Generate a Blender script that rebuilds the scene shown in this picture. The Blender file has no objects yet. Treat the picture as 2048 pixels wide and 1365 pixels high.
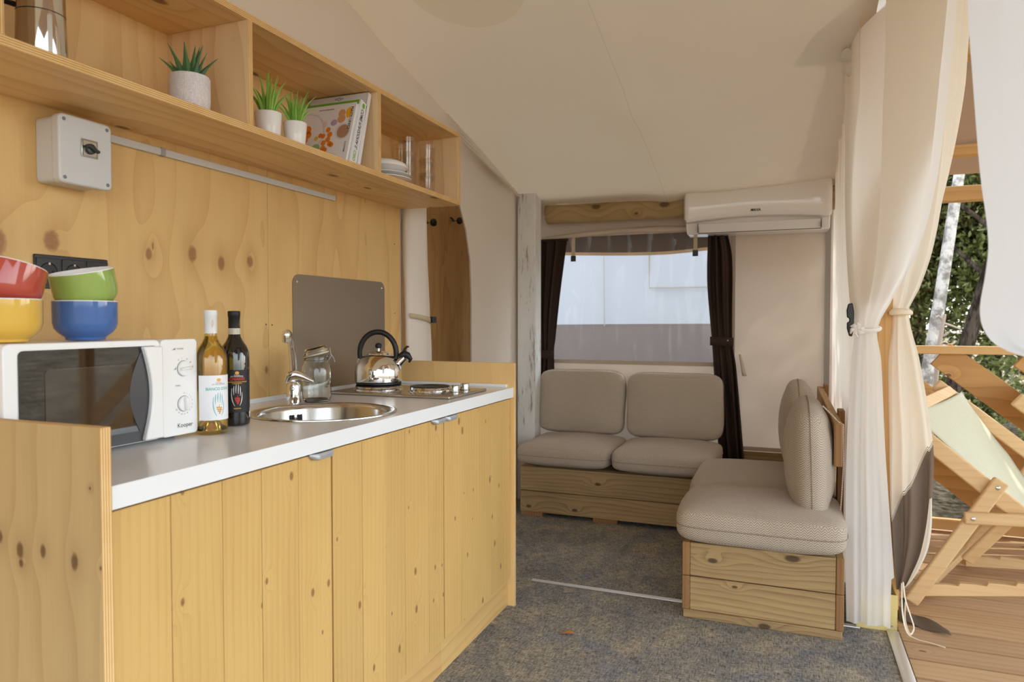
import bpy, bmesh, math, random
from mathutils import Vector, Matrix, noise
random.seed(7)
S = bpy.context.scene
COL = S.collection
R = math.radians
V = Vector
PI = math.pi

# ------------------------------------------------------------------ camera
cam_d = bpy.data.cameras.new('camera')
cam = bpy.data.objects.new('camera', cam_d)
COL.objects.link(cam)
cam.location = (0, 0, 1.18)
cam.rotation_euler = (R(90 - 1.72), 0, R(21.4))
cam_d.sensor_width = 36.0
cam_d.lens = 36.0 * 1400 / 2048
cam_d.clip_start = 0.05
cam_d.dof.use_dof = True
cam_d.dof.focus_distance = 2.35
cam_d.dof.aperture_fstop = 4.5
S.camera = cam

# ------------------------------------------------------------------ colour management, sky, sun
S.view_settings.view_transform = 'Standard'
S.view_settings.look = 'None'
S.view_settings.gamma = 1.0
S.view_settings.use_curve_mapping = False
S.view_settings.exposure = 0.26
S.cycles.max_bounces = 10
S.cycles.diffuse_bounces = 6
S.cycles.transmission_bounces = 8
S.cycles.transparent_max_bounces = 12
S.cycles.sample_clamp_indirect = 6.0
S.cycles.caustics_reflective = False
S.cycles.caustics_refractive = False

world = bpy.data.worlds.new('world')
S.world = world
world.use_nodes = True
wt = world.node_tree
wt.nodes.clear()
w_out = wt.nodes.new('ShaderNodeOutputWorld')
w_bg = wt.nodes.new('ShaderNodeBackground')
w_sky = wt.nodes.new('ShaderNodeTexSky')
w_sky.sky_type = 'NISHITA'
w_sky.sun_disc = False
w_sky.sun_elevation = R(48)
w_sky.sun_rotation = R(50)
w_hsv = wt.nodes.new('ShaderNodeHueSaturation')
w_hsv.inputs['Saturation'].default_value = 0.35
wt.links.new(w_sky.outputs[0], w_hsv.inputs['Color'])
w_tint = wt.nodes.new('ShaderNodeMix')
w_tint.data_type = 'RGBA'
w_tint.blend_type = 'MULTIPLY'
w_tint.inputs[0].default_value = 1.0
w_tint.inputs[7].default_value = (0.94, 0.995, 1.02, 1)
wt.links.new(w_hsv.outputs[0], w_tint.inputs[6])
wt.links.new(w_tint.outputs[2], w_bg.inputs['Color'])
w_bg.inputs['Strength'].default_value = 0.68
wt.links.new(w_bg.outputs[0], w_out.inputs[0])

sun_d = bpy.data.lights.new('sun', 'SUN')
sun_d.energy = 2.2
sun_d.angle = R(0.6)
sun_d.color = (1.0, 0.96, 0.88)
sun = bpy.data.objects.new('sun', sun_d)
COL.objects.link(sun)
sun.rotation_euler = V((0.52, 0.42, 0.75)).to_track_quat('Z', 'Y').to_euler()
sun.location = (6, 5, 9)


# ------------------------------------------------------------------ node helpers
def lin(c):
    o = []
    for v in c[:3]:
        v = v / 255.0
        o.append(v / 12.92 if v <= 0.04045 else ((v + 0.055) / 1.055) ** 2.4)
    return (o[0], o[1], o[2], 1.0)


class NT:
    def __init__(s, name):
        s.mat = bpy.data.materials.new(name)
        s.mat.use_nodes = True
        s.t = s.mat.node_tree
        s.t.nodes.clear()
        s.out = s.t.nodes.new('ShaderNodeOutputMaterial')
        s._pos = None
        s._rnd = None

    def put(s, inp, v):
        if v is None:
            return
        if isinstance(v, bpy.types.NodeSocket):
            s.t.links.new(v, inp)
        else:
            if inp.type == 'RGBA' and isinstance(v, (tuple, list)):
                v = (v[0], v[1], v[2], 1.0)
            inp.default_value = v

    def node(s, typ, ins=None, **props):
        n = s.t.nodes.new(typ)
        for k, v in props.items():
            setattr(n, k, v)
        for k, v in (ins or {}).items():
            s.put(n.inputs[k], v)
        return n

    def m(s, op, a, b=None, c=None, clamp=False):
        n = s.node('ShaderNodeMath', operation=op, use_clamp=clamp)
        s.put(n.inputs[0], a)
        s.put(n.inputs[1], b)
        s.put(n.inputs[2], c)
        return n.outputs[0]

    def vm(s, op, a, b=None):
        n = s.node('ShaderNodeVectorMath', operation=op)
        s.put(n.inputs[0], a)
        s.put(n.inputs[1], b)
        return n.outputs[0]

    def pos(s):
        if s._pos is None:
            s._pos = s.node('ShaderNodeNewGeometry').outputs['Position']
        return s._pos

    def rnd(s):
        if s._rnd is None:
            s._rnd = s.node('ShaderNodeObjectInfo').outputs['Random']
        return s._rnd

    def sep(s, v):
        n = s.node('ShaderNodeSeparateXYZ', {0: v})
        return n.outputs

    def comb(s, x, y, z):
        return s.node('ShaderNodeCombineXYZ', {0: x, 1: y, 2: z}).outputs[0]

    def noise(s, vec, scale=1.0, detail=3.0, rough=0.55, dist=0.0):
        n = s.node('ShaderNodeTexNoise', {'Vector': vec, 'Scale': scale, 'Detail': detail, 'Roughness': rough, 'Distortion': dist})
        return n.outputs[0]

    def ramp(s, fac, stops, interp='LINEAR'):
        n = s.node('ShaderNodeValToRGB', {0: fac})
        r = n.color_ramp
        r.interpolation = interp
        while len(r.elements) > 1:
            r.elements.remove(r.elements[-1])
        r.elements[0].position = stops[0][0]
        r.elements[0].color = stops[0][1] if len(stops[0][1]) == 4 else (*stops[0][1], 1)
        for p, c in stops[1:]:
            e = r.elements.new(p)
            e.color = c if len(c) == 4 else (*c, 1)
        return n.outputs[0]

    def smooth(s, x, a, b):
        n = s.node('ShaderNodeMapRange', {0: x, 1: a, 2: b, 3: 0.0, 4: 1.0}, interpolation_type='SMOOTHSTEP')
        return n.outputs[0]

    def mix(s, f, a, b, blend='MIX'):
        n = s.node('ShaderNodeMix', data_type='RGBA', blend_type=blend)
        s.put(n.inputs[0], f)
        s.put(n.inputs[6], a)
        s.put(n.inputs[7], b)
        return n.outputs[2]

    def bump(s, h, strength=0.2, dist=0.01):
        return s.node('ShaderNodeBump', {'Height': h, 'Strength': strength, 'Distance': dist}).outputs[0]

    def bsdf(s, color, rough=0.5, metal=0.0, normal=None, spec=0.5, trans=0.0, ior=1.45, coat=0.0, sheen=0.0, emit=None, estr=0.0):
        n = s.node('ShaderNodeBsdfPrincipled')
        s.put(n.inputs['Base Color'], color)
        s.put(n.inputs['Roughness'], rough)
        s.put(n.inputs['Metallic'], metal)
        s.put(n.inputs['Specular IOR Level'], spec)
        s.put(n.inputs['Transmission Weight'], trans)
        s.put(n.inputs['IOR'], ior)
        s.put(n.inputs['Coat Weight'], coat)
        s.put(n.inputs['Sheen Weight'], sheen)
        if normal is not None:
            s.put(n.inputs['Normal'], normal)
        s.t.links.new(n.outputs[0], s.out.inputs[0])
        return n


MATS = {}


def plain(name, rgb, rough=0.5, metal=0.0, spec=0.5, coat=0.0):
    if name in MATS:
        return MATS[name]
    n = NT(name)
    n.bsdf(lin(rgb), rough, metal, spec=spec, coat=coat)
    MATS[name] = n.mat
    return n.mat


def wood(name, light, dark, grain='z', across='y', ring=9.0, ringamp=0.5, knots=(), rknots=0.0, rough=0.5, var=0.12, knotc=(120, 78, 48), warp=0.6, randomize=True, spec=0.35, fiber=0.35, kscale=(1.8, 7.0), kbump=1.0):
    """procedural timber: annual rings that close round the knots, fibres, random or placed knots"""
    n = NT(name)
    p = n.pos()
    xyz = dict(zip('xyz', n.sep(p)[:3]))
    a, b = xyz[grain], xyz[across]
    other = xyz[[c for c in 'xyz' if c not in (grain, across)][0]]
    if randomize:
        a = n.m('ADD', a, n.m('MULTIPLY', n.rnd(), 37.0))
        b0 = b
        b = n.m('ADD', b, n.m('MULTIPLY', n.rnd(), 11.3))
    # low frequency swell of the rings
    low = n.noise(n.comb(n.m('MULTIPLY', a, 0.9), n.m('MULTIPLY', b, 4.0), n.m('MULTIPLY', other, 4.0)), 1.0, 2.0)
    F = n.m('ADD', n.m('MULTIPLY', b, ring), n.m('MULTIPLY', low, warp * 6.0))
    F = n.m('ADD', F, n.m('MULTIPLY', other, ring * 0.6))
    kn = None
    halo = None
    for (ka, kb, kr, el) in knots:
        da = n.m('DIVIDE', n.m('SUBTRACT', a, ka), kr * el)
        db = n.m('DIVIDE', n.m('SUBTRACT', b, kb), kr)
        d2 = n.m('ADD', n.m('MULTIPLY', da, da), n.m('MULTIPLY', db, db))
        g = n.m('EXPONENT', n.m('MULTIPLY', d2, -0.10))
        F = n.m('ADD', F, n.m('MULTIPLY', g, kbump))
        wob = n.noise(p, 90.0, 2.0)
        kk = n.m('SUBTRACT', 1.0, n.smooth(n.m('ADD', d2, n.m('MULTIPLY', wob, 0.5)), 0.45, 1.25))
        kn = kk if kn is None else n.m('MAXIMUM', kn, kk)
        halo = g if halo is None else n.m('MAXIMUM', halo, g)
    if rknots > 0:
        vv = n.comb(n.m('MULTIPLY', a, kscale[0]), n.m('MULTIPLY', b, kscale[1]), 0.37)
        vo = n.node('ShaderNodeTexVoronoi', {'Vector': vv, 'Scale': 1.0, 'Randomness': 0.9}, voronoi_dimensions='2D')
        keep = n.m('LESS_THAN', n.sep(vo.outputs['Color'])[0], rknots)
        size = n.m('MULTIPLY_ADD', n.sep(vo.outputs['Color'])[1], 0.09, 0.035)
        d = n.m('DIVIDE', vo.outputs['Distance'], size)
        kk = n.m('MULTIPLY', keep, n.m('SUBTRACT', 1.0, n.smooth(d, 0.6, 1.25)))
        g = n.m('MULTIPLY', keep, n.m('EXPONENT', n.m('MULTIPLY', n.m('MULTIPLY', d, d), -0.1)))
        F = n.m('ADD', F, n.m('MULTIPLY', g, 1.6))
        kn = kk if kn is None else n.m('MAXIMUM', kn, kk)
    rings = n.m('FRACT', F)
    rings = n.m('POWER', rings, 2.6)
    fib = n.noise(n.comb(n.m('MULTIPLY', a, 5.0), n.m('MULTIPLY', b, 240.0), n.m('MULTIPLY', other, 240.0)), 1.0, 2.0)
    blot = n.noise(n.comb(n.m('MULTIPLY', a, 2.2), n.m('MULTIPLY', b, 9.0), n.m('MULTIPLY', other, 9.0)), 1.0, 3.0)
    f = n.m('MULTIPLY', rings, ringamp)
    f = n.m('ADD', f, n.m('MULTIPLY', n.m('SUBTRACT', fib, 0.5), fiber))
    f = n.m('ADD', f, n.m('MULTIPLY', n.m('SUBTRACT', blot, 0.45), 0.9), clamp=True)
    col = n.mix(f, lin(light), lin(dark))
    if halo is not None:
        col = n.mix(n.m('MULTIPLY', n.m('MULTIPLY', halo, halo), 0.30), col, lin([c * 0.86 for c in dark]))
    if kn is not None:
        kc = n.mix(n.noise(p, 160.0, 2.0), lin(knotc), lin([c * 0.72 for c in knotc]))
        col = n.mix(n.m('MULTIPLY', kn, 0.82), col, kc)
    if randomize and var > 0:
        k = n.m('MULTIPLY_ADD', n.rnd(), 2 * var, 1 - var)
        col = n.mix(1.0, col, n.node('ShaderNodeCombineColor', {0: k, 1: k, 2: k}).outputs[0], 'MULTIPLY')
    n.bsdf(col, rough, normal=n.bump(n.m('ADD', n.m('MULTIPLY', fib, 0.6), n.m('MULTIPLY', rings, 0.4)), 0.12, 0.002), spec=spec)
    MATS[name] = n.mat
    return n.mat


def ply_edge(name, axis, layers=420.0):
    n = NT(name)
    xyz = dict(zip('xyz', n.sep(n.pos())[:3]))
    k = n.m('FRACT', n.m('MULTIPLY', xyz[axis], layers / 2.0))
    nz = n.noise(n.vm('MULTIPLY', n.pos(), (18.0, 18.0, 18.0)), 1.0, 4.0)
    k = n.m('ADD', n.smooth(n.m('ABSOLUTE', n.m('SUBTRACT', k, 0.5)), 0.15, 0.35), n.m('MULTIPLY', n.m('SUBTRACT', nz, 0.5), 0.9), clamp=True)
    col = n.mix(k, lin((232, 200, 146)), lin((196, 146, 84)))
    n.bsdf(col, 0.6, spec=0.25)
    MATS[name] = n.mat
    return n.mat


def cloth(name, rgb, trans=0.35, weave=900.0, rgb2=None, rough=0.9, transrgb=None, alpha=None):
    """tent canvas and curtain cloth: diffuse with light shining through"""
    n = NT(name)
    p = n.pos()
    w = n.noise(p, weave, 2.0)
    big = n.noise(p, 2.2, 3.0)
    c2 = rgb2 or [c * 0.93 for c in rgb]
    col = n.mix(n.m('ADD', n.m('MULTIPLY', big, 0.6), n.m('MULTIPLY', w, 0.4), clamp=True), lin(rgb), lin(c2))
    nb = n.bump(w, 0.08, 0.001)
    d = n.node('ShaderNodeBsdfDiffuse', {'Color': col, 'Normal': nb})
    tcol = col if transrgb is None else lin(transrgb)
    t = n.node('ShaderNodeBsdfTranslucent', {'Color': tcol, 'Normal': nb})
    mx = n.node('ShaderNodeMixShader', {0: trans, 1: d.outputs[0], 2: t.outputs[0]})
    res = mx.outputs[0]
    if alpha:
        tr = n.node('ShaderNodeBsdfTransparent', {'Color': (1, 1, 1, 1)})
        res = n.node('ShaderNodeMixShader', {0: alpha, 1: tr.outputs[0], 2: res}).outputs[0]
    n.t.links.new(res, n.out.inputs[0])
    MATS[name] = n.mat
    return n.mat


def glass(name, rgb=(255, 255, 255), rough=0.0, ior=1.45):
    n = NT(name)
    n.bsdf(lin(rgb), rough, trans=1.0, ior=ior)
    MATS[name] = n.mat
    return n.mat


def thin_glass(name, tint=(250, 250, 250), gloss=0.09, rough=0.03, bump=0.0, bscale=6.0, edge=0.35):
    n = NT(name)
    nb = None
    if bump:
        p = n.vm('MULTIPLY', n.pos(), (1.0, 1.0, 0.25))
        nb = n.bump(n.noise(p, bscale, 3.0, 0.5, 0.6), bump, 0.05)
    tr = n.node('ShaderNodeBsdfTransparent', {'Color': lin(tint)})
    gl = n.node('ShaderNodeBsdfGlossy', {'Color': (1, 1, 1, 1), 'Roughness': rough, 'Normal': nb})
    fr = n.node('ShaderNodeLayerWeight', {'Blend': 0.25})
    f = n.m('MULTIPLY_ADD', n.m('POWER', fr.outputs['Facing'], 2.0), edge, gloss, clamp=True)
    mx = n.node('ShaderNodeMixShader', {0: f, 1: tr.outputs[0], 2: gl.outputs[0]})
    n.t.links.new(mx.outputs[0], n.out.inputs[0])
    MATS[name] = n.mat
    return n.mat


def metal(name, rgb=(205, 205, 205), rough=0.2, brushed=None):
    n = NT(name)
    r = rough
    nb = None
    if brushed:
        w = n.noise(n.vm('MULTIPLY', n.pos(), brushed), 1.0, 2.0)
        r = n.m('MULTIPLY_ADD', w, 0.18, rough - 0.06)
        nb = n.bump(w, 0.03, 0.001)
    n.bsdf(lin(rgb), r, 1.0, normal=nb)
    MATS[name] = n.mat
    return n.mat


# ------------------------------------------------------------------ materials
WALL_X = -1.64
wallknots = [(1.355, 1.040, .024, 1.5), (1.37, 1.164, .024, 1.3), (1.362, 1.438, .013, 1.6), (1.376, 1.591, .019, 1.6), (1.357, 1.705, .017, 1.6), (1.372, 1.83, .017, 1.4), (1.011, 1.903, .010, 1.6), (1.385, 1.452, .004, 3.2)]
m_ply_wall = wood('plywood_wall', (222, 185, 124), (192, 147, 89), 'z', 'y', ring=5.0, ringamp=0.42, knots=wallknots, rough=0.45, knotc=(168, 116, 76), warp=0.9, randomize=False, fiber=0.3)
m_ply_shelf_y = wood('plywood_shelf_long', (232, 200, 146), (200, 154, 98), 'y', 'x', ring=14.0, ringamp=0.5, rknots=0.30, rough=0.5, knotc=(132, 88, 54), warp=0.9, kscale=(4.0, 8.0), var=0.03)
m_ply_shelf_z = wood('plywood_shelf_upright', (238, 212, 170), (214, 174, 126), 'z', 'x', ring=16.0, ringamp=0.5, rknots=0.04, rough=0.5, warp=0.6, var=0.04)
m_ply_back = wood('plywood_shelf_back', (230, 196, 140), (206, 164, 108), 'z', 'y', ring=9.0, ringamp=0.4, rough=0.5, warp=0.7, var=0.03)
panelknots = [(0.782, -1.228, .011, 1.6), (0.760, -1.226, .007, 1.3), (0.788, -1.17, .008, 1.9), (0.779, -1.094, .010, 1.9), (0.80, -1.28, .009, 1.6), (0.776, -1.034, .003, 1.5), (0.905, -1.055, .003, 1.2)]
m_ply_panel = wood('plywood_end_panel', (192, 162, 114), (162, 129, 85), 'z', 'x', ring=16.0, ringamp=0.4, knots=panelknots, rough=0.5, knotc=(104, 66, 40), warp=0.6, randomize=False, kbump=0.45)
m_ply_far = wood('plywood_far_panel', (234, 196, 134), (216, 172, 110), 'z', 'x', ring=6.0, ringamp=0.3, rough=0.45, warp=0.4, randomize=False, fiber=0.4)
m_bedroom = wood('bedroom_plywood', (206, 166, 108), (168, 126, 76), 'z', 'y', ring=5.0, ringamp=0.5, rknots=0.12, rough=0.5, warp=1.2, randomize=False, kscale=(1.4, 3.0), knotc=(110, 70, 38))
m_edge_z = ply_edge('plywood_edge_flat', 'z')
m_edge_y = ply_edge('plywood_edge_upright', 'y')
m_pine = wood('pine_door_board', (206, 168, 104), (182, 140, 80), 'z', 'y', ring=52.0, ringamp=0.34, rknots=0.22, rough=0.42, knotc=(146, 100, 58), warp=0.45, var=0.05, kscale=(9.0, 15.0), fiber=0.5)
m_plinth = wood('pine_plinth', (210, 171, 110), (182, 137, 80), 'y', 'z', ring=22.0, ringamp=0.5, rknots=0.1, rough=0.5, warp=0.9, var=0.05)
m_pallet_x = wood('impregnated_board_x', (172, 142, 98), (112, 84, 54), 'x', 'z', ring=42.0, ringamp=0.5, rknots=0.45, rough=0.65, knotc=(66, 46, 32), warp=0.8, var=0.14, kscale=(4.0, 8.0), fiber=0.7)
m_pallet_y = wood('impregnated_board_y', (178, 142, 92), (126, 92, 54), 'y', 'z', ring=42.0, ringamp=0.5, rknots=0.3, rough=0.65, knotc=(78, 52, 34), warp=0.55, var=0.12)
m_pallet_end = wood('impregnated_end_grain', (150, 110, 70), (112, 76, 46), 'z', 'x', ring=60.0, ringamp=0.5, rough=0.7, warp=0.3, var=0.1)
m_larch_x = wood('larch_x', (226, 182, 122), (196, 144, 84), 'x', 'z', ring=16.0, ringamp=0.45, rknots=0.15, rough=0.55, warp=0.5, var=0.08)
m_larch_z = wood('larch_z', (210, 164, 104), (176, 126, 70), 'z', 'x', ring=24.0, ringamp=0.45, rough=0.55, warp=0.4, var=0.08)
m_deck = wood('deck_plank', (204, 170, 130), (172, 136, 98), 'x', 'y', ring=26.0, ringamp=0.45, rknots=0.14, rough=0.6, warp=0.5, var=0.1, knotc=(136, 98, 66), kscale=(5.0, 9.0), fiber=0.5)
m_chair = wood('deckchair_beech', (224, 188, 138), (202, 158, 106), 'x', 'z', ring=34.0, ringamp=0.35, rough=0.5, warp=0.3, var=0.05)
m_log = wood('round_log', (178, 150, 106), (128, 99, 62), 'x', 'z', ring=22.0, ringamp=0.45, knots=[(-1.53, 1.91, .016, 1.6), (-1.16, 1.915, .020, 1.8), (-0.72, 1.905, .022, 1.8), (-0.9, 1.86, .010, 1.5)], rough=0.6, knotc=(98, 66, 38), warp=0.5, randomize=False, kbump=1.6, fiber=0.5)


def whitewash():
    n = NT('whitewashed_post')
    p = n.pos()
    a = n.noise(n.vm('MULTIPLY', p, (90.0, 90.0, 9.0)), 1.0, 5.0, 0.65)
    bb = n.noise(n.vm('MULTIPLY', p, (7.0, 7.0, 2.2)), 1.0, 3.0)
    f = n.smooth(n.m('ADD', a, n.m('MULTIPLY', n.m('SUBTRACT', bb, 0.5), 0.6)), 0.60, 0.70)
    col = n.mix(f, lin((224, 223, 220)), lin((124, 112, 102)))
    col = n.mix(n.m('MULTIPLY', n.smooth(bb, 0.35, 0.7), 0.35), col, lin((192, 189, 185)))
    n.bsdf(col, 0.7, normal=n.bump(a, 0.2, 0.003), spec=0.25)
    return n.mat


m_wwash = whitewash()


def carpet():
    n = NT('distressed_carpet')
    p = n.pos()
    x, y, z = n.sep(p)[:3]
    big = n.noise(p, 4.6, 6.0, 0.68, 0.6)
    mid = n.noise(n.vm('MULTIPLY', p, (14.0, 5.0, 1.0)), 1.0, 4.0, 0.7, 0.4)
    mid2 = n.noise(n.vm('MULTIPLY', p, (5.0, 16.0, 1.0)), 1.0, 4.0, 0.7, 0.4)
    fine = n.noise(n.vm('MULTIPLY', p, (190.0, 34.0, 1.0)), 1.0, 3.0, 0.75)
    fine2 = n.noise(n.vm('MULTIPLY', p, (30.0, 210.0, 1.0)), 1.0, 3.0, 0.75)
    base = n.ramp(n.m('ADD', n.m('MULTIPLY', big, 0.7), n.m('MULTIPLY', mid, 0.35)), [(0.30, lin((100, 103, 108))), (0.45, lin((130, 130, 128))), (0.55, lin((146, 142, 133))), (0.70, lin((172, 162, 142)))])
    tan = n.smooth(n.m('ADD', n.m('MULTIPLY', mid, 0.6), n.m('MULTIPLY', mid2, 0.6)), 0.60, 0.78)
    base = n.mix(n.m('MULTIPLY', tan, 0.55), base, lin((170, 159, 138)))
    blue = n.smooth(n.noise(n.vm('ADD', p, (7.3, 2.2, 0.0)), 4.2, 5.0, 0.65, 0.5), 0.54, 0.66)
    base = n.mix(n.m('MULTIPLY', blue, 0.55), base, lin((122, 128, 142)))
    f = n.m('MULTIPLY_ADD', n.m('ADD', n.m('SUBTRACT', fine, 0.5), n.m('SUBTRACT', fine2, 0.5)), 2.8, 1.0)
    dark = n.smooth(n.m('ADD', n.m('MULTIPLY', mid2, 0.5), n.m('MULTIPLY', fine, 0.5)), 0.60, 0.70)
    col = n.mix(n.m('MULTIPLY', dark, 0.6), base, lin((62, 58, 56)))
    col = n.mix(1.0, col, n.node('ShaderNodeCombineColor', {0: f, 1: f, 2: f}).outputs[0], 'MULTIPLY')
    n.bsdf(col, 0.95, normal=n.bump(n.m('ADD', fine, fine2), 0.35, 0.003), spec=0.1)
    return n.mat


m_carpet = carpet()


def herringbone():
    n = NT('herringbone_upholstery')
    geo = n.node('ShaderNodeNewGeometry')
    px, py, pz = n.sep(geo.outputs['Position'])[:3]
    nx, ny, nz = n.sep(geo.outputs['Normal'])[:3]
    ax, ay, az = n.m('ABSOLUTE', nx), n.m('ABSOLUTE', ny), n.m('ABSOLUTE', nz)
    isz = n.m('GREATER_THAN', az, n.m('MAXIMUM', ax, ay))
    isx = n.m('MULTIPLY', n.m('SUBTRACT', 1.0, isz), n.m('GREATER_THAN', ax, ay))

    def sel(f, a, b):
        return n.m('ADD', n.m('MULTIPLY', f, a), n.m('MULTIPLY', n.m('SUBTRACT', 1.0, f), b))
    u = sel(isx, py, px)
    v = sel(isz, py, pz)
    w = 0.0115
    zig = n.m('PINGPONG', u, w)
    st = n.m('FRACT', n.m('DIVIDE', n.m('ADD', v, zig), 0.0090))
    st = n.smooth(n.m('ABSOLUTE', n.m('SUBTRACT', st, 0.5)), 0.12, 0.36)
    fine = n.noise(geo.outputs['Position'], 420.0, 2.0)
    big = n.noise(geo.outputs['Position'], 6.0, 2.0)
    f = n.m('ADD', n.m('MULTIPLY', st, 0.75), n.m('MULTIPLY', n.m('SUBTRACT', fine, 0.5), 0.9), clamp=True)
    col = n.mix(f, lin((203, 188, 169)), lin((130, 115, 99)))
    col = n.mix(n.m('MULTIPLY', big, 0.18), col, lin((120, 106, 92)))
    n.bsdf(col, 0.95, normal=n.bump(n.m('SUBTRACT', 1.0, f), 0.35, 0.002), spec=0.1, sheen=0.15)
    return n.mat


m_uph = herringbone()
m_seam = plain('seam_thread', (146, 130, 112), 0.95)


def roof_canvas():
    n = NT('roof_canvas')
    p = n.pos()
    x, y, z = n.sep(p)[:3]
    w = n.noise(p, 500.0, 2.0)
    big = n.noise(p, 2.2, 3.0)
    col = n.mix(n.m('ADD', n.m('MULTIPLY', big, 0.6), n.m('MULTIPLY', w, 0.4), clamp=True), lin((212, 195, 170)), lin((202, 184, 157)))
    # sewn seams and the round reinforcement patch of yellower cloth
    seam = n.m('SUBTRACT', 1.0, n.smooth(n.m('ABSOLUTE', n.m('ADD', x, 0.705)), 0.0015, 0.004))
    cross = n.m('MULTIPLY', n.m('LESS_THAN', x, -0.705), n.m('SUBTRACT', 1.0, n.smooth(n.m('ABSOLUTE', n.m('SUBTRACT', y, 3.375)), 0.001, 0.003)))
    col = n.mix(n.m('MULTIPLY', n.m('MAXIMUM', seam, n.m('MULTIPLY', cross, 0.4)), 0.35), col, lin((176, 156, 130)))
    dx, dy = n.m('ADD', x, 1.15), n.m('SUBTRACT', y, 2.42)
    rr = n.m('SQRT', n.m('ADD', n.m('MULTIPLY', dx, dx), n.m('MULTIPLY', dy, dy)))
    col = n.mix(n.m('MULTIPLY', n.m('SUBTRACT', 1.0, n.smooth(rr, 0.232, 0.240)), 0.55), col, lin((196, 176, 142)))
    nb = n.bump(w, 0.08, 0.001)
    d = n.node('ShaderNodeBsdfDiffuse', {'Color': col, 'Normal': nb})
    t = n.node('ShaderNodeBsdfTranslucent', {'Color': col, 'Normal': nb})
    mx = n.node('ShaderNodeMixShader', {0: 0.10, 1: d.outputs[0], 2: t.outputs[0]})
    n.t.links.new(mx.outputs[0], n.out.inputs[0])
    return n.mat


m_ceiling = roof_canvas()
m_canvas = cloth('tent_canvas', (238, 230, 221), 0.14, rgb2=(232, 223, 212))
m_canvas_back = cloth('back_wall_canvas', (224, 208, 192), 0.22, rgb2=(216, 198, 180))
m_canvas_seam = cloth('canvas_seam_band', (196, 178, 160), 0.15)
m_sheer = cloth('sheer_white_curtain', (252, 250, 247), 0.55, rgb2=(249, 246, 242), alpha=0.97)
m_sheer_wall = cloth('sheer_mesh_wall', (246, 240, 230), 0.5, rgb2=(240, 232, 222), alpha=0.95)
m_cream = cloth('cream_door_curtain', (252, 245, 232), 0.5, rgb2=(250, 241, 224))
m_nearcurt = cloth('white_voile', (236, 238, 242), 0.5, rgb2=(232, 234, 238))
m_brownband = cloth('brown_canvas_band', (122, 106, 92), 0.12, rgb2=(108, 92, 80))
m_porch = cloth('porch_brown_canvas', (156, 126, 100), 0.22, rgb2=(146, 118, 92))
m_darkcurt = cloth('dark_brown_curtain', (74, 60, 53), 0.04, rgb2=(54, 43, 38), weave=500.0)
m_strap = plain('webbing_strap', (196, 178, 148), 0.9)
m_buckle = plain('black_plastic', (26, 26, 28), 0.35)
m_white = plain('white_laminate', (232, 233, 234), 0.24)
m_whitep = plain('white_plastic', (232, 232, 232), 0.22)
m_acwhite = plain('air_conditioner_white', (236, 230, 226), 0.10, coat=0.5)
m_grey_line = plain('grey_shadow_gap', (92, 90, 90), 0.6)
m_boxgrey = plain('light_grey_plastic', (206, 206, 206), 0.4)
m_screw = metal('screw_steel', (150, 152, 156), 0.35)
m_steel = metal('polished_steel', (226, 224, 220), 0.06)
m_steel_b = metal('brushed_steel', (196, 192, 186), 0.22, (8.0, 8.0, 400.0))
m_sinksteel = metal('sink_steel', (200, 196, 188), 0.16, (300.0, 12.0, 12.0))
m_splash = metal('splash_plate_steel', (160, 147, 133), 0.42, (400.0, 400.0, 4.0))
m_chrome = metal('chrome', (232, 232, 232), 0.04)
m_alu = metal('aluminium_strip', (236, 236, 234), 0.5)
m_black = plain('black_plastic_matte', (22, 22, 24), 0.42)
m_blackgloss = plain('black_glass', (6, 6, 7), 0.02, spec=0.8, coat=0.6)
m_darkgrey = plain('dark_grey_band', (58, 58, 62), 0.3)
m_socket = plain('anthracite_socket', (38, 38, 42), 0.38)
m_hotplate = plain('cast_iron_plate', (34, 32, 31), 0.5)
m_ink = plain('printed_black_ink', (30, 30, 32), 0.5)
m_inkgrey = plain('printed_grey_ink', (120, 120, 122), 0.5)
m_pot = plain('white_ceramic', (236, 236, 238), 0.12)
m_clear = glass('clear_glass', (250, 252, 250))
m_yellowplate = plain('yellow_passivated_plate', (214, 190, 124), 0.5)
m_dirt = plain('potting_soil', (60, 46, 34), 0.95)


# ------------------------------------------------------------------ mesh helpers
ORG = {}


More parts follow.
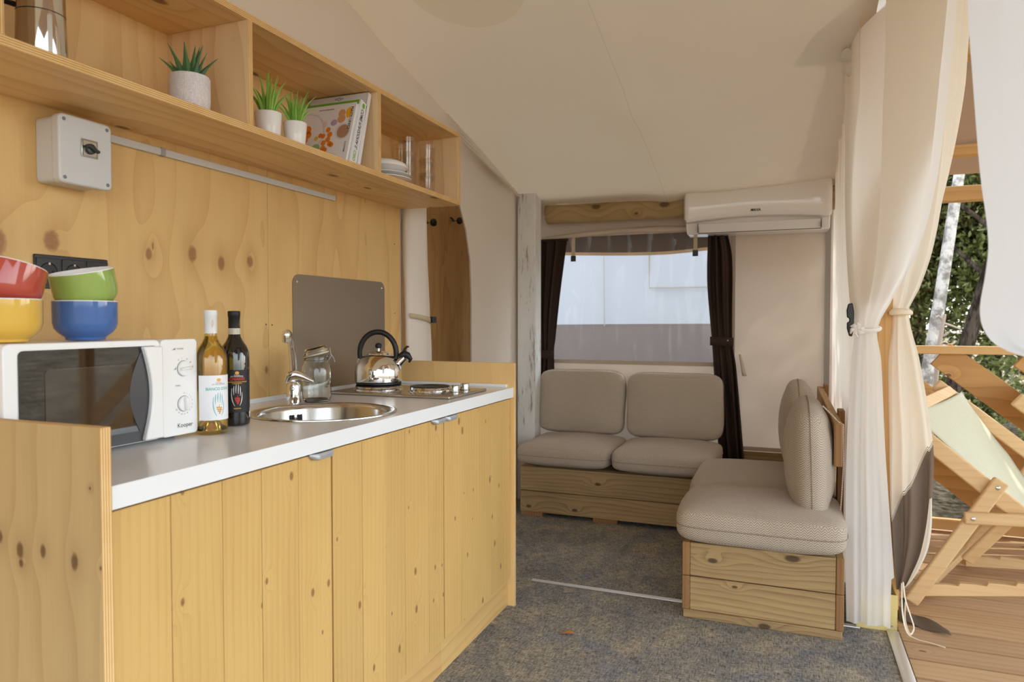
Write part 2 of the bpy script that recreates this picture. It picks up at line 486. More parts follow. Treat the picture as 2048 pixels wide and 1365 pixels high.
class MB:
    def __init__(s):
        s.v = []
        s.f = []
        s.mi = []

    def add(s, vs, fs, m=0):
        o = len(s.v)
        s.v += [V(p) for p in vs]
        s.f += [tuple(o + i for i in f) for f in fs]
        s.mi += [m] * len(fs)
        return s

    def box(s, x0, x1, y0, y1, z0, z1, m=0, fm=None):
        vs = [(x0, y0, z0), (x1, y0, z0), (x1, y1, z0), (x0, y1, z0), (x0, y0, z1), (x1, y0, z1), (x1, y1, z1), (x0, y1, z1)]
        fs = [(0, 3, 2, 1), (4, 5, 6, 7), (0, 1, 5, 4), (1, 2, 6, 5), (2, 3, 7, 6), (3, 0, 4, 7)]
        nm = ['z-', 'z+', 'y-', 'x+', 'y+', 'x-']
        o = len(s.v)
        s.v += [V(p) for p in vs]
        for f, k in zip(fs, nm):
            s.f.append(tuple(o + i for i in f))
            s.mi.append((fm or {}).get(k, m))
        return s

    def bar(s, p0, p1, w, h, side=None, m=0):
        """rectangular bar from p0 to p1; w along 'side', h along the remaining axis"""
        p0, p1 = V(p0), V(p1)
        d = (p1 - p0).normalized()
        sd = V(side) if side else (d.cross(V((0, 0, 1))) if abs(d.z) < 0.95 else V((1, 0, 0)))
        sd = (sd - d * sd.dot(d)).normalized()
        up = sd.cross(d)
        vs = []
        for p in (p0, p1):
            for a, b in ((-1, -1), (1, -1), (1, 1), (-1, 1)):
                vs.append(p + sd * (a * w / 2) + up * (b * h / 2))
        s.add(vs, [(3, 2, 1, 0), (4, 5, 6, 7), (0, 1, 5, 4), (1, 2, 6, 5), (2, 3, 7, 6), (3, 0, 4, 7)], m)
        return s

    def lathe(s, c, prof, n=32, M=None, m=0, cap0=True, cap1=True):
        c = V(c)
        vs = []
        for r, z in prof:
            for i in range(n):
                a = 2 * PI * i / n
                q = V((r * math.cos(a), r * math.sin(a), z))
                vs.append(c + (M @ q if M else q))
        fs = []
        for j in range(len(prof) - 1):
            for i in range(n):
                k = (i + 1) % n
                fs.append((j * n + i, j * n + k, (j + 1) * n + k, (j + 1) * n + i))
        if cap0:
            fs.append(tuple(reversed(range(n))))
        if cap1:
            fs.append(tuple((len(prof) - 1) * n + i for i in range(n)))
        return s.add(vs, fs, m)

    def tube(s, pts, r, n=10, closed=False, m=0, caps=True, flat=1.0):
        pts = [V(p) for p in pts]
        N = len(pts)
        rs = r if isinstance(r, (list, tuple)) else [r] * N
        vs = []
        prev = None
        for i, p in enumerate(pts):
            a = pts[(i - 1) % N] if (closed or i > 0) else p
            b = pts[(i + 1) % N] if (closed or i < N - 1) else p
            t = (b - a).normalized()
            if prev is None:
                u = t.orthogonal().normalized()
            else:
                u = (prev - t * prev.dot(t)).normalized()
            prev = u
            w = t.cross(u)
            for k in range(n):
                an = 2 * PI * k / n
                vs.append(p + (u * math.cos(an) + w * math.sin(an) * flat) * rs[i])
        fs = []
        for i in range(N if closed else N - 1):
            j = (i + 1) % N
            for k in range(n):
                l = (k + 1) % n
                fs.append((i * n + k, i * n + l, j * n + l, j * n + k))
        if caps and not closed:
            fs.append(tuple(reversed(range(n))))
            fs.append(tuple((N - 1) * n + k for k in range(n)))
        return s.add(vs, fs, m)

    def grid(s, fn, nu, nv, m=0, closeu=False):
        vs = [fn(i / nu, j / nv) for j in range(nv + 1) for i in range(nu + (0 if closeu else 1))]
        w = nu + (0 if closeu else 1)
        fs = []
        for j in range(nv):
            for i in range(nu):
                k = (i + 1) % w
                fs.append((j * w + i, j * w + k, (j + 1) * w + k, (j + 1) * w + i))
        return s.add(vs, fs, m)

    def prism(s, poly, to3, d0, d1, m=0):
        n = len(poly)
        vs = [to3(a, b, d0) for a, b in poly] + [to3(a, b, d1) for a, b in poly]
        fs = [tuple(reversed(range(n))), tuple(range(n, 2 * n))]
        for i in range(n):
            k = (i + 1) % n
            fs.append((i, k, n + k, n + i))
        return s.add(vs, fs, m)

    def xf(s, M, start=0):
        for i in range(start, len(s.v)):
            s.v[i] = M @ s.v[i]
        return s

    def build(s, name, mats, parent=None, smooth=40, bevel=0.0, seg=2, solid=0.0, sub=0, fix=True, loc=None):
        me = bpy.data.meshes.new(name)
        org = ORG[parent.name] if parent is not None else (V(loc) if loc is not None else V((0, 0, 0)))
        me.from_pydata([tuple(p - org) for p in s.v], [], s.f)
        if not isinstance(mats, (list, tuple)):
            mats = [mats]
        for mm in mats:
            me.materials.append(mm)
        if len(mats) > 1:
            me.polygons.foreach_set('material_index', s.mi)
        if fix:
            bm = bmesh.new()
            bm.from_mesh(me)
            bmesh.ops.recalc_face_normals(bm, faces=bm.faces)
            bm.to_mesh(me)
            bm.free()
        if smooth:
            me.polygons.foreach_set('use_smooth', [True] * len(me.polygons))
            me.set_sharp_from_angle(angle=R(smooth))
        me.update()
        o = bpy.data.objects.new(name, me)
        COL.objects.link(o)
        if parent is not None:
            o.parent = parent
        else:
            o.location = org
        ORG[o.name] = org
        if bevel:
            b = o.modifiers.new('bevel', 'BEVEL')
            b.width = bevel
            b.segments = seg
            b.limit_method = 'ANGLE'
            b.angle_limit = R(35)
            b.harden_normals = False
        if solid:
            q = o.modifiers.new('solid', 'SOLIDIFY')
            q.thickness = solid
            q.offset = 0
        if sub:
            q = o.modifiers.new('sub', 'SUBSURF')
            q.levels = sub
            q.render_levels = sub
        return o


def tag(o, label=None, cat=None, group=None, kind=None):
    if label:
        o['label'] = label
    if cat:
        o['category'] = cat
    if group:
        o['group'] = group
    if kind:
        o['kind'] = kind
    return o


def thing(name, label, cat, loc=(0, 0, 0), group=None, kind=None):
    o = bpy.data.objects.new(name, None)
    COL.objects.link(o)
    o.empty_display_size = 0.05
    o.location = loc
    ORG[o.name] = V(loc)
    if kind:
        o['kind'] = kind
        if label:
            o['label'] = label
        return o
    return tag(o, label, cat, group)


def fill2d(outer, holes, to3):
    bm = bmesh.new()
    for loop in [outer] + list(holes):
        vs = [bm.verts.new((a, b, 0)) for a, b in loop]
        for i in range(len(vs)):
            bm.edges.new((vs[i], vs[(i + 1) % len(vs)]))
    bmesh.ops.triangle_fill(bm, use_beauty=True, edges=bm.edges)
    bm.verts.index_update()
    mb = MB()
    mb.add([to3(v.co.x, v.co.y) for v in bm.verts], [tuple(v.index for v in f.verts) for f in bm.faces])
    bm.free()
    return mb


def lerp(a, b, t):
    return a + (b - a) * t


def curve(keys):
    """keys: list of (t, value) -> smooth interpolation"""
    ks = [(k, V(v) if isinstance(v, (tuple, list, V)) else v) for k, v in keys]

    def f(t):
        if t <= ks[0][0]:
            return ks[0][1]
        if t >= ks[-1][0]:
            return ks[-1][1]
        for i in range(len(ks) - 1):
            if ks[i][0] <= t <= ks[i + 1][0]:
                t0, p1 = ks[i]
                t1, p2 = ks[i + 1]
                h = t1 - t0
                s = (t - t0) / h
                pa = ks[i - 1] if i > 0 else None
                pb = ks[i + 2] if i + 2 < len(ks) else None
                m1 = (p2 - pa[1]) * (h / (t1 - pa[0])) if pa else (p2 - p1)
                m2 = (pb[1] - p1) * (h / (pb[0] - t0)) if pb else (p2 - p1)
                return p1 * (2 * s ** 3 - 3 * s ** 2 + 1) + m1 * (s ** 3 - 2 * s ** 2 + s) + p2 * (-2 * s ** 3 + 3 * s ** 2) + m2 * (s ** 3 - s ** 2)
    return f


def drape(Lf, Rf, nfold, amp, nu=72, nv=48, phase=0.0, seed=0.0, out=None, bulge=0.0):
    """hanging cloth between a left and a right edge curve (t = 0 top .. 1 bottom) with soft vertical folds"""
    mb = MB()

    def fn(s, t):
        a, b = Lf(t), Rf(t)
        p = lerp(a, b, s)
        ch = b - a
        nrm = V((ch.y, -ch.x, 0))
        nrm = nrm.normalized() if nrm.length > 1e-6 else V((1, 0, 0))
        am = amp(t) if callable(amp) else amp
        ss = s + 0.035 * math.sin(7 * s + 3.0 * t + seed)
        w = math.sin(2 * PI * nfold * ss + phase) + 0.45 * math.sin(2 * PI * nfold * 1.73 * ss + 1.3 + seed + 1.2 * t) + 0.5 * noise.noise(V((s * 5, t * 3, seed)))
        edge = min(1.0, 6 * s, 6 * (1 - s)) * 0.6 + 0.4
        return p + nrm * (am * w * edge + bulge * math.sin(PI * s) * math.sin(PI * t))
    mb.grid(fn, nu, nv)
    return mb


_texts = {}


def text2d(body, size, align='CENTER', bold=0.0, shear=0.0, spacing=1.0):
    cu = bpy.data.curves.new('txt', 'FONT')
    cu.body = body
    cu.size = size
    cu.align_x = align
    cu.align_y = 'CENTER'
    cu.offset = bold
    cu.shear = shear
    cu.space_character = spacing
    cu.resolution_u = 3
    o = bpy.data.objects.new('txt', cu)
    COL.objects.link(o)
    dg = bpy.context.evaluated_depsgraph_get()
    me = bpy.data.meshes.new_from_object(o.evaluated_get(dg))
    vs = [(v.co.x, v.co.y) for v in me.vertices]
    fs = [tuple(p.vertices) for p in me.polygons]
    bpy.data.objects.remove(o)
    bpy.data.curves.remove(cu)
    bpy.data.meshes.remove(me)
    return vs, fs


def put_text(mb, body, size, to3, **kw):
    vs, fs = text2d(body, size, **kw)
    mb.add([to3(a, b) for a, b in vs], fs)
    return mb


def ellipse(cx, cy, rx, ry, n=20, rot=0.0):
    o = []
    for i in range(n):
        a = 2 * PI * i / n
        x, y = rx * math.cos(a), ry * math.sin(a)
        o.append((cx + x * math.cos(rot) - y * math.sin(rot), cy + x * math.sin(rot) + y * math.cos(rot)))
    return o


def flat(mb, poly, to3):
    mb.add([to3(a, b) for a, b in poly], [tuple(range(len(poly)))])
    return mb


def rrect(x0, x1, y0, y1, r, n=5):
    o = []
    for cx, cy, a0 in ((x1 - r, y1 - r, 0), (x0 + r, y1 - r, 90), (x0 + r, y0 + r, 180), (x1 - r, y0 + r, 270)):
        for i in range(n + 1):
            a = R(a0 + 90 * i / n)
            o.append((cx + r * math.cos(a), cy + r * math.sin(a)))
    return o


def roof_z(y):
    return 2.46 - 0.24 * (y - 2.41) if y > 0.9 else 2.822 - 0.24 * (0.9 - y)

# ================================================================== SETTING
BACK_Y = 4.62
# floor
MB().box(-3.3, 0.40, -2.7, 4.72, -0.06, 0.0).build('floor', m_carpet)['kind'] = 'structure'
tag(MB().box(-1.062, 0.275, 2.942, 2.968, 0.0, 0.005).build('trim_1', m_alu, bevel=0.002), kind='structure')
o = MB()
o.prism([(0.366, 0.0), (0.406, 0.0), (0.406, 0.004), (0.398, 0.009), (0.374, 0.009), (0.366, 0.004)], lambda a, b, d: V((a, d, b)), -2.6, 2.955)
tag(o.build('trim_2', m_alu), kind='structure')

# deck planks beyond the threshold
deck = thing('floor_deck', 'wooden deck of long pale planks outside the tent door', None, (0.41, 2.0, -0.03), kind='structure')
y = -1.5
yi = 0
while y < 4.62:
    w = 0.142
    mb = MB().box(0.41, 3.4, y, y + w - 0.006, -0.034, -0.004 + random.uniform(-0.0015, 0.0015))
    mb.build('plank', m_deck, deck, bevel=0.003, seg=1)
    y += w
    yi += 1
MB().box(0.41, 3.4, -1.5, 4.62, -0.14, -0.06).build('joist_bed', m_larch_x, deck)

# ground outside
def leaf_litter():
    n = NT('leaf_litter_ground')
    p = n.pos()
    a = n.noise(p, 14.0, 5.0, 0.7)
    b = n.noise(p, 1.3, 3.0)
    col = n.ramp(n.m('ADD', n.m('MULTIPLY', a, 0.75), n.m('MULTIPLY', b, 0.3)), [(0.38, lin((66, 54, 42))), (0.5, lin((122, 106, 86))), (0.58, lin((164, 148, 122))), (0.72, lin((206, 192, 168)))])
    n.bsdf(col, 0.95, normal=n.bump(a, 0.5, 0.03), spec=0.1)
    return n.mat


m_ground = leaf_litter()
gm = MB().grid(lambda s, t: V((-30 + 60 * s, -30 + 70 * t, -0.45 + (0.10 * noise.noise(V((s * 40, t * 40, 0)))) + (max(0.0, (-30 + 70 * t) - 5.5) * 0.03))), 60, 70)
tag(gm.build('ground', m_ground), 'leaf littered forest ground around the deck', kind='structure')

# left wall: two plywood sheets behind the kitchen
wl = thing('wall_left', None, None, (WALL_X, 1.5, 0), kind='structure')
MB().box(WALL_X - 0.015, WALL_X, 0.10, 1.9155, 0.0, 2.0).build('plywood_sheet', m_ply_wall, wl, bevel=0.001, seg=1)
MB().box(WALL_X - 0.015, WALL_X, 1.917, 2.79, 0.0, 2.0).build('plywood_sheet', m_ply_wall, wl, bevel=0.001, seg=1)
sc = MB()
for (yy, zz) in ((1.903, 1.165), (1.932, 1.163), (2.74, 1.52), (2.74, 1.21)):
    sc.lathe((WALL_X + 0.0005, yy, zz), [(0.003, 0), (0.0025, 0.001)], 10, Matrix.Rotation(R(90), 3, 'Y'))
sc.build('screw', plain('dark_screw', (92, 70, 44), 0.5), wl)

# left canvas wall with the arched bedroom doorway
outer = [(-2.6, 0.0), (2.80, 0.0), (2.815, 0.0), (2.83, 0.0)]
hole = [(2.83, 0.0), (2.83, 1.62), (2.87, 1.78), (2.96, 1.92), (3.08, 1.985), (3.20, 1.985), (3.32, 1.93), (3.43, 1.82), (3.52, 1.68), (3.575, 1.52), (3.592, 1.3), (3.592, 0.95), (3.60, 0.0)]
roofl = [(4.40 - i * 0.5, roof_z(4.40 - i * 0.5) + 0.03) for i in range(15)]
poly = [(-2.6, 0.0), (2.82, 0.0)] + hole[1:] + [(4.40, 0.0)] + roofl
wcx = fill2d(poly, [], lambda a, b: V((WALL_X - 0.018, a, b)))
tag(wcx.build('wall_left_canvas', m_canvas, smooth=0), kind='structure')
# hem round the doorway
hm = MB().tube([V((WALL_X - 0.016, a, b)) for a, b in hole], 0.004, 6)
tag(hm.build('trim_3', m_canvas_seam), kind='structure')

# bedroom behind the doorway; unseen canvas back and side added to darken it
tag(MB().box(-2.02, -2.0, 2.9, 4.44, -0.02, 2.0).build('wall_bedroom', m_bedroom), kind='structure')
tag(fill2d([(-3.3, 0.0), (-1.66, 0.0), (-1.66, 1.99), (-3.3, 1.99)], [], lambda a, b: V((a, 4.445, b))).build('wall_bedroom_back', m_canvas), kind='structure')
tag(fill2d([(-2.6, 0.0), (4.445, 0.0), (4.445, 1.99), (0.9, 2.80), (-2.6, 2.0)], [], lambda a, b: V((-3.3, a, b))).build('wall_bedroom_side', m_canvas), kind='structure')

# back wall canvas with the window opening
WX0, WX1, WZ0, WZ1 = -1.52, -0.42, 0.905, 1.745
wb = fill2d([(-1.70, 0.36), (0.31, 0.36), (0.31, 2.06), (-1.70, 2.06)], [[(WX0, WZ0), (WX1, WZ0), (WX1, WZ1), (WX0, WZ1)]], lambda a, b: V((a, BACK_Y, b)))
tag(wb.build('wall_back', m_canvas_back, smooth=0), kind='structure')
bb = MB().box(-1.70, 0.31, BACK_Y + 0.004, BACK_Y + 0.04, -0.05, 0.355)
tag(bb.build('baseboard_back', m_pallet_x), kind='structure')
tag(MB().box(-0.30, 0.245, BACK_Y - 0.012, BACK_Y - 0.002, 0.36, 0.385).build('trim_4', m_canvas_seam), kind='structure')
sb = MB().box(-0.331, -0.302, BACK_Y - 0.006, BACK_Y - 0.002, 0.38, 1.80)
tag(sb.build('trim_5', m_canvas_seam), kind='structure')
sb = MB().box(0.213, 0.243, BACK_Y - 0.02, BACK_Y - 0.004, 0.30, 2.0)
tag(sb.build('trim_6', plain('grey_corner_profile', (150, 142, 134), 0.5)), kind='structure')

# window: clear film with rolled blind above it
m_film = thin_glass('clear_window_film', (244, 245, 246), 0.012, 0.05, 0.05, 5.0)
win = thing('window_1', None, None, (-0.97, BACK_Y, 0.9), kind='structure')


def film(s, t):
    x = lerp(WX0, WX1, s)
    z = lerp(WZ0 - 0.01, WZ1 + 0.01, t)
    wr = 0.010 * noise.noise(V((x * 7, z * 2.2, 1.7))) + 0.006 * noise.noise(V((x * 19, z * 3.0, 5.0)))
    if t > 0.85:
        wr += 0.012 * math.sin(x * 46) * (t - 0.85) / 0.15
    return V((x, BACK_Y + 0.004 + wr, z))


MB().grid(film, 90, 60).build('window_film', m_film, win, fix=False)
fr = MB()
for (a0, a1, b0, b1) in ((WX0 - 0.02, WX1 + 0.02, WZ0 - 0.022, WZ0 + 0.004), (WX0 - 0.03, WX0 + 0.004, WZ0, WZ1), (WX1 - 0.004, WX1 + 0.03, WZ0, WZ1)):
    fr.box(a0, a1, BACK_Y - 0.005, BACK_Y - 0.001, b0, b1)
fr.build('window_hem', m_canvas_seam, win)


def blind(s, t):
    x = lerp(-1.59, -0.36, s)
    a = 2 * PI * t
    rr = 0.016 + 0.004 * noise.noise(V((x * 6, a, 0)))
    zc = 1.752 + 0.030 * math.sin(PI * s) - 0.02 * (1 - s)
    return V((x, BACK_Y - 0.022 + rr * math.cos(a), zc + rr * 1.05 * math.sin(a)))


MB().grid(blind, 40, 12).build('rolled_blind', m_canvas_back, win)

# valance of the tent's outer skin hanging outside above the window
m_val = cloth('outer_valance_brown', (132, 116, 104), 0.06, rgb2=(122, 106, 96))
m_valo = cloth('valance_sunlit_edge', (206, 168, 128), 0.3)  # sun passing through the valance's lower edge, put into a paler tan strip
vl = thing('outer_valance', 'brown canvas valance with sunlit tan edge hanging outside above the window', 'valance', (-0.9, 4.86, 1.7))


def valz(x):
    return 1.668 - 0.018 * math.sin((x + 1.5) * 2.4) + 0.045 * max(0, (x + 0.75)) ** 1.0


MB().grid(lambda s, t: V((lerp(-2.0, 0.4, s), 4.86 + 0.012 * math.sin(s * 17), lerp(1.90, valz(lerp(-2.0, 0.4, s)), t))), 40, 4).build('canvas', m_val, vl, fix=False)
MB().grid(lambda s, t: V((lerp(-2.0, 0.4, s), lerp(4.42, 4.86 + 0.012 * math.sin(s * 17), t), lerp(2.03, 1.90, t))), 40, 4).build('eave_overhang', m_val, vl, fix=False)
MB().grid(lambda s, t: V((lerp(-2.0, 0.4, s), 4.86 + 0.012 * math.sin(s * 17), valz(lerp(-2.0, 0.4, s)) - 0.022 * t)), 40, 1).build('sunlit_edge', m_valo, vl, fix=False)


# ceiling: sagging canvas roof with a sewn seam
def roofpt(x, y):
    z = roof_z(y)
    if y > 0.9:
        # slack between the fixings
        z -= 0.030 * math.sin(PI * min(1, max(0, (x + 1.64) / 1.9))) * math.sin(PI * min(1, (y - 0.9) / 3.5))
        if y > 4.0:
            q = (y - 4.0) / 0.45
            z -= 0.035 * q * q * (0.55 + 0.45 * math.sin((x + 1.2) * 1.7)) 
            z += 0.03 * q * max(0.0, min(1.0, (x + 0.4) / 0.6))
        z -= 0.018 * math.exp(-((x + 0.705) / 0.09) ** 2) * min(1.0, (y - 0.9))
        z -= 0.03 * math.exp(-((x + 0.705) / 0.16) ** 2 - ((y - 3.38) / 0.14) ** 2)
        z += 0.02 * noise.noise(V((x * 1.6, y * 1.6, 3.0)))
    return V((x, y, z))


rf = MB()
rf.grid(lambda s, t: roofpt(lerp(-3.3, 0.30, s), lerp(-2.6, 4.46, t)), 110, 150)
tag(rf.build('ceiling', m_ceiling, fix=False), kind='structure')
# eave flap that drops from the roof edge behind the log
ev = MB()


def evf(s, t):
    x = lerp(-1.64, 0.30, s)
    p = roofpt(x, 4.46)
    dz = 0.05 + 0.02 * math.sin(x * 4.0) - 0.03 * s
    return V((x, 4.46 + 0.16 * t, p.z - dz * math.sin(PI * 0.5 * min(1, t * 1.6)) + 0.006 * noise.noise(V((x * 9, t * 4, 0)))))


ev.grid(evf, 70, 10)
tag(ev.build('ceiling_eave_flap', m_ceiling, fix=False), kind='structure')
# gathered pleats where the roof meets the left wall near the post
pl = MB()
for k in range(4):
    pl.tube([V((WALL_X + 0.012 + 0.03 * k * (1 - i / 10), 3.25 + i * 0.11, roof_z(3.25 + i * 0.11) - 0.045 - 0.05 * k * (1 - i / 10) ** 1.2 + 0.02)) for i in range(11)], [0.010 * (0.4 + 0.6 * math.sin(PI * i / 10)) for i in range(11)], 8)
tag(pl.build('trim_9', m_canvas), kind='structure')

# sheer mesh wall on the door side of the lounge corner
sw = drape(curve([(0, (0.255, 4.60, 2.3)), (1, (0.262, 4.60, 0.0))]), curve([(0, (0.245, 2.98, 2.42)), (0.5, (0.262, 2.99, 1.2)), (1, (0.27, 2.99, 0.0))]), 9, 0.010, 90, 30, seed=2.0)
tag(sw.build('wall_right', m_sheer_wall, fix=False), kind='structure')

# white-washed post between kitchen wall and lounge
pw = MB().box(WALL_X + 0.001, -1.517, 4.28, 4.40, 0.0, 2.0)
tag(pw.build('square_post', m_wwash, bevel=0.004, loc=(-1.58, 4.34, 0)), 'square white-washed weathered timber post beside the far sofa', 'post')
dots = MB()
# log over the window
lg = MB()
lg.lathe((-1.515, 4.53, 1.902), [(0.074, 0.0), (0.074, 0.6), (0.073, 1.2), (0.074, 1.77)], 32, Matrix.Rotation(R(90), 3, 'Y'))
tag(lg.build('round_log', m_log, loc=(-0.6, 4.53, 1.83)), 'round brown timber log running above the window', 'beam')

# tent post at the doorway with its yellow base plate
tp = MB().box(0.335, 0.425, 3.10, 3.19, 0.0, 2.27)
tag(tp.build('door_post', m_larch_z, bevel=0.004, loc=(0.38, 3.145, 0)), 'orange timber door post between the two tied curtains', 'post')
bp = thing('post_base_plate', 'yellowish metal base plate bolted at the foot of the door post', 'bracket', (0.335, 2.965, 0))
MB().box(0.262, 0.402, 2.958, 2.963, 0.0, 0.14).box(0.397, 0.402, 2.963, 3.10, 0.0, 0.14).build('plate', m_yellowplate, bp, bevel=0.001)
for (xx, zz) in ((0.352, 0.045), (0.315, 0.022), (0.385, 0.02)):
    MB().lathe((xx, 2.958, zz), [(0.009 if zz > 0.03 else 0.004, 0), (0.008 if zz > 0.03 else 0.003, 0.004)], 12, Matrix.Rotation(R(90), 3, 'X')).build('bolt', m_screw, bp)

# porch roof, rafters and eave beam
pr = MB().grid(lambda s, t: V((lerp(0.26, 2.9, s), lerp(-1.0, 4.52, t), roof_z(lerp(-1.0, 4.52, t)) + 0.03 - 0.02 * math.sin(PI * t * 5))), 8, 50)
tag(pr.build('ceiling_porch', m_porch, fix=False), kind='structure')
for k, (ya, yb) in enumerate(((3.21, 3.30), (4.08, 4.17), (2.3, 2.39), (1.4, 1.49))):
    zc = roof_z((ya + yb) / 2)
    b = MB().box(0.30, 2.9, ya, yb, zc - 0.045, zc + 0.005)
    tag(b.build('porch_rafter', m_larch_x, bevel=0.004, loc=(1.6, (ya + yb) / 2, zc)), ['upper timber rafter under the brown porch roof', 'lower timber rafter under the porch roof nearest the eave beam', 'timber porch rafter above the door opening', 'timber porch rafter nearest the camera side'][k], 'rafter', 'rafters under the porch roof')
eb = MB().box(0.30, 2.9, 4.54, 4.64, 1.845, 1.925)
tag(eb.build('eave_beam', m_larch_x, bevel=0.006, loc=(1.6, 4.59, 1.85)), 'pale timber eave beam below the porch roof edge', 'beam')

# ================================================================== KITCHEN
TOP = 0.905
# end panels
pn = MB().box(-1.638, -1.03, 0.805, 0.825, 0.0, 1.005, fm={'x+': 1, 'z+': 1})
tag(pn.build('end_panel', [m_ply_panel, m_edge_y], loc=(-1.33, 0.815, 0), bevel=0.0008, seg=1), 'near plywood end panel with dark knots beside the microwave', 'panel', 'plywood end panels of the kitchen counter')
pn = MB().box(-1.638, -1.03, 2.655, 2.673, 0.0, 1.004, fm={'x+': 1, 'z+': 1})
tag(pn.build('end_panel', [m_ply_far, m_edge_y], loc=(-1.33, 2.664, 0), bevel=0.0008, seg=1), 'far plywood end panel rising behind the hob', 'panel', 'plywood end panels of the kitchen counter')

# cabinets with board doors
DX = -1.048
cabs = [
    (0.832, 1.4465, [0.834, 0.9585, 1.0845, 1.1965, 1.318, 1.444], 'wide pine kitchen cabinet under the microwave and wine bottles', 1.399, 0.844),
    (1.4475, 2.058, [1.4505, 1.580, 1.695, 1.806, 1.953, 2.0555], 'middle pine kitchen cabinet below the sink', 2.01, 0.844),
    (2.0585, 2.653, [2.061, 2.189, 2.334, 2.461, 2.579, 2.650], 'far pine kitchen cabinet below the hob', 2.094, 0.844)]
for ya, yb, js, lab, hy, hz in cabs:
    cb = thing('kitchen_cabinet', lab, 'cabinet', (-1.34, (ya + yb) / 2, 0), 'pine kitchen cabinets under the worktop')
    c = MB()
    c.box(-1.625, DX - 0.022, ya, ya + 0.016, 0.10, 0.862)
    c.box(-1.625, DX - 0.022, yb - 0.016, yb, 0.10, 0.862)
    c.box(-1.625, DX - 0.022, ya, yb, 0.10, 0.116)
    c.box(-1.625, -1.617, ya, yb, 0.10, 0.862)
    c.build('carcass', m_ply_far, cb)
    MB().box(-1.078, -1.060, ya + 0.0005, min(yb, 2.652), 0.0, 0.108).build('plinth', m_plinth, cb, bevel=0.001, seg=1)
    dr = MB().box(DX - 0.019, DX - 0.012, js[0], js[-1], 0.118, 0.858).build('door', m_pine, cb)
    for a, b in zip(js[:-1], js[1:]):
        MB().box(DX - 0.012, DX + random.uniform(-0.0006, 0.0006), a + 0.0006, b - 0.0006, 0.118, 0.858).build('board', m_pine, dr, bevel=0.0009, seg=1)
    h = MB()
    prof = [(0.0, 0.0), (0.022, 0.0), (0.026, -0.006), (0.024, -0.014), (0.016, -0.017), (0.018, -0.010), (0.014, -0.004), (0.0, -0.003)]
    hw = 0.045
    pts = []
    for i in range(13):
        s_ = i / 12
        k = math.sin(PI * min(1, s_ * 4) / 2) * math.sin(PI * min(1, (1 - s_) * 4) / 2)
        pts.append((hy - hw + 2 * hw * s_, 0.35 + 0.65 * k))
    h.grid(lambda s, t: V((DX - 0.004 + prof[int(round(s * 7))][0] * pts[int(round(t * 12))][1], pts[int(round(t * 12))][0], 0.862 + prof[int(round(s * 7))][1] * pts[int(round(t * 12))][1])), 7, 12)
    h.build('handle', plain('grey_pull_handle', (176, 178, 182), 0.35, 0.3), dr)

# worktop with a round cut-out for the sink
SX, SY, SR = -1.285, 1.74, 0.213
hole = [(SX + 0.192 * math.cos(2 * PI * i / 48), SY + 0.192 * math.sin(2 * PI * i / 48)) for i in range(48)]
wt_ = fill2d([(-1.638, 0.827), (-1.035, 0.827), (-1.035, 2.6545), (-1.638, 2.6545)], [hole], lambda a, b: V((a, b, TOP)))
wt_.box(-1.06, -1.035, 0.827, 2.6545, 0.865, TOP - 0.0001)
wt_.add([V((a, b, TOP)) for a, b in hole] + [V((a, b, 0.866)) for a, b in hole], [(i, (i + 1) % 48, 48 + (i + 1) % 48, 48 + i) for i in range(48)])
wt2 = fill2d([(-1.638, 0.827), (-1.06, 0.827), (-1.06, 2.6545), (-1.638, 2.6545)], [hole], lambda a, b: V((a, b, 0.866)))
wt_.add(wt2.v, wt2.f)
wk = thing('worktop', 'long white laminate kitchen worktop over the three cabinets', 'worktop', (-1.34, 1.74, 0.865))
wt_.build('top_slab', m_white, wk, smooth=30, fix=True)
MB().box(-1.639, -1.626, 0.827, 2.6545, TOP, 0.921).box(-1.626, -1.06, 2.641, 2.6545, TOP, 0.917).build('upstand', m_white, wk, bevel=0.002)

# sink
sk = thing('sink', 'round stainless steel sink set into the white worktop', 'sink', (SX, SY, 0.75))
bowl = MB().lathe((SX, SY, 0), [(0.215, TOP + 0.0008), (0.2145, TOP + 0.0035), (0.208, TOP + 0.0045), (0.196, TOP + 0.003), (0.190, TOP - 0.002), (0.186, TOP - 0.012), (0.180, TOP - 0.10), (0.168, TOP - 0.128), (0.145, TOP - 0.138), (0.04, TOP - 0.142)], 72, cap0=False)
bowl.build('bowl', m_sinksteel, sk)
# overflow slots on the far side of the bowl as seen from the room
oa = math.atan2(0.42, -0.91)
ov = MB()
for k in (-2, -1, 1, 2):
    a = oa + k * 0.048
    p = V((SX + 0.1825 * math.cos(a), SY + 0.1825 * math.sin(a), 0))
    tng = V((-math.sin(a), math.cos(a), 0))
    nrm = V((-math.cos(a), -math.sin(a), 0))
    ov.prism(rrect(-0.0032, 0.0032, -0.014, 0.014, 0.003), lambda u, w, d: p + tng * u + nrm * (d - 0.0010 * w / 0.02) + V((0, 0, TOP - 0.040 + w)), 0.0, 0.0022)
ov.build('overflow_slot', m_black, sk)
p = V((SX + 0.1825 * math.cos(oa), SY + 0.1825 * math.sin(oa), TOP - 0.040))
MB().lathe(p, [(0.006, 0), (0.006, 0.004), (0.004, 0.006)], 14, V((-math.cos(oa), -math.sin(oa), 0)).to_track_quat('Z', 'Y').to_matrix()).build('overflow_screw', m_chrome, sk)
MB().lathe((SX, SY, TOP - 0.1415), [(0.034, 0), (0.034, 0.004), (0.028, 0.003), (0.012, 0.002)], 28).build('drain', m_chrome, sk)

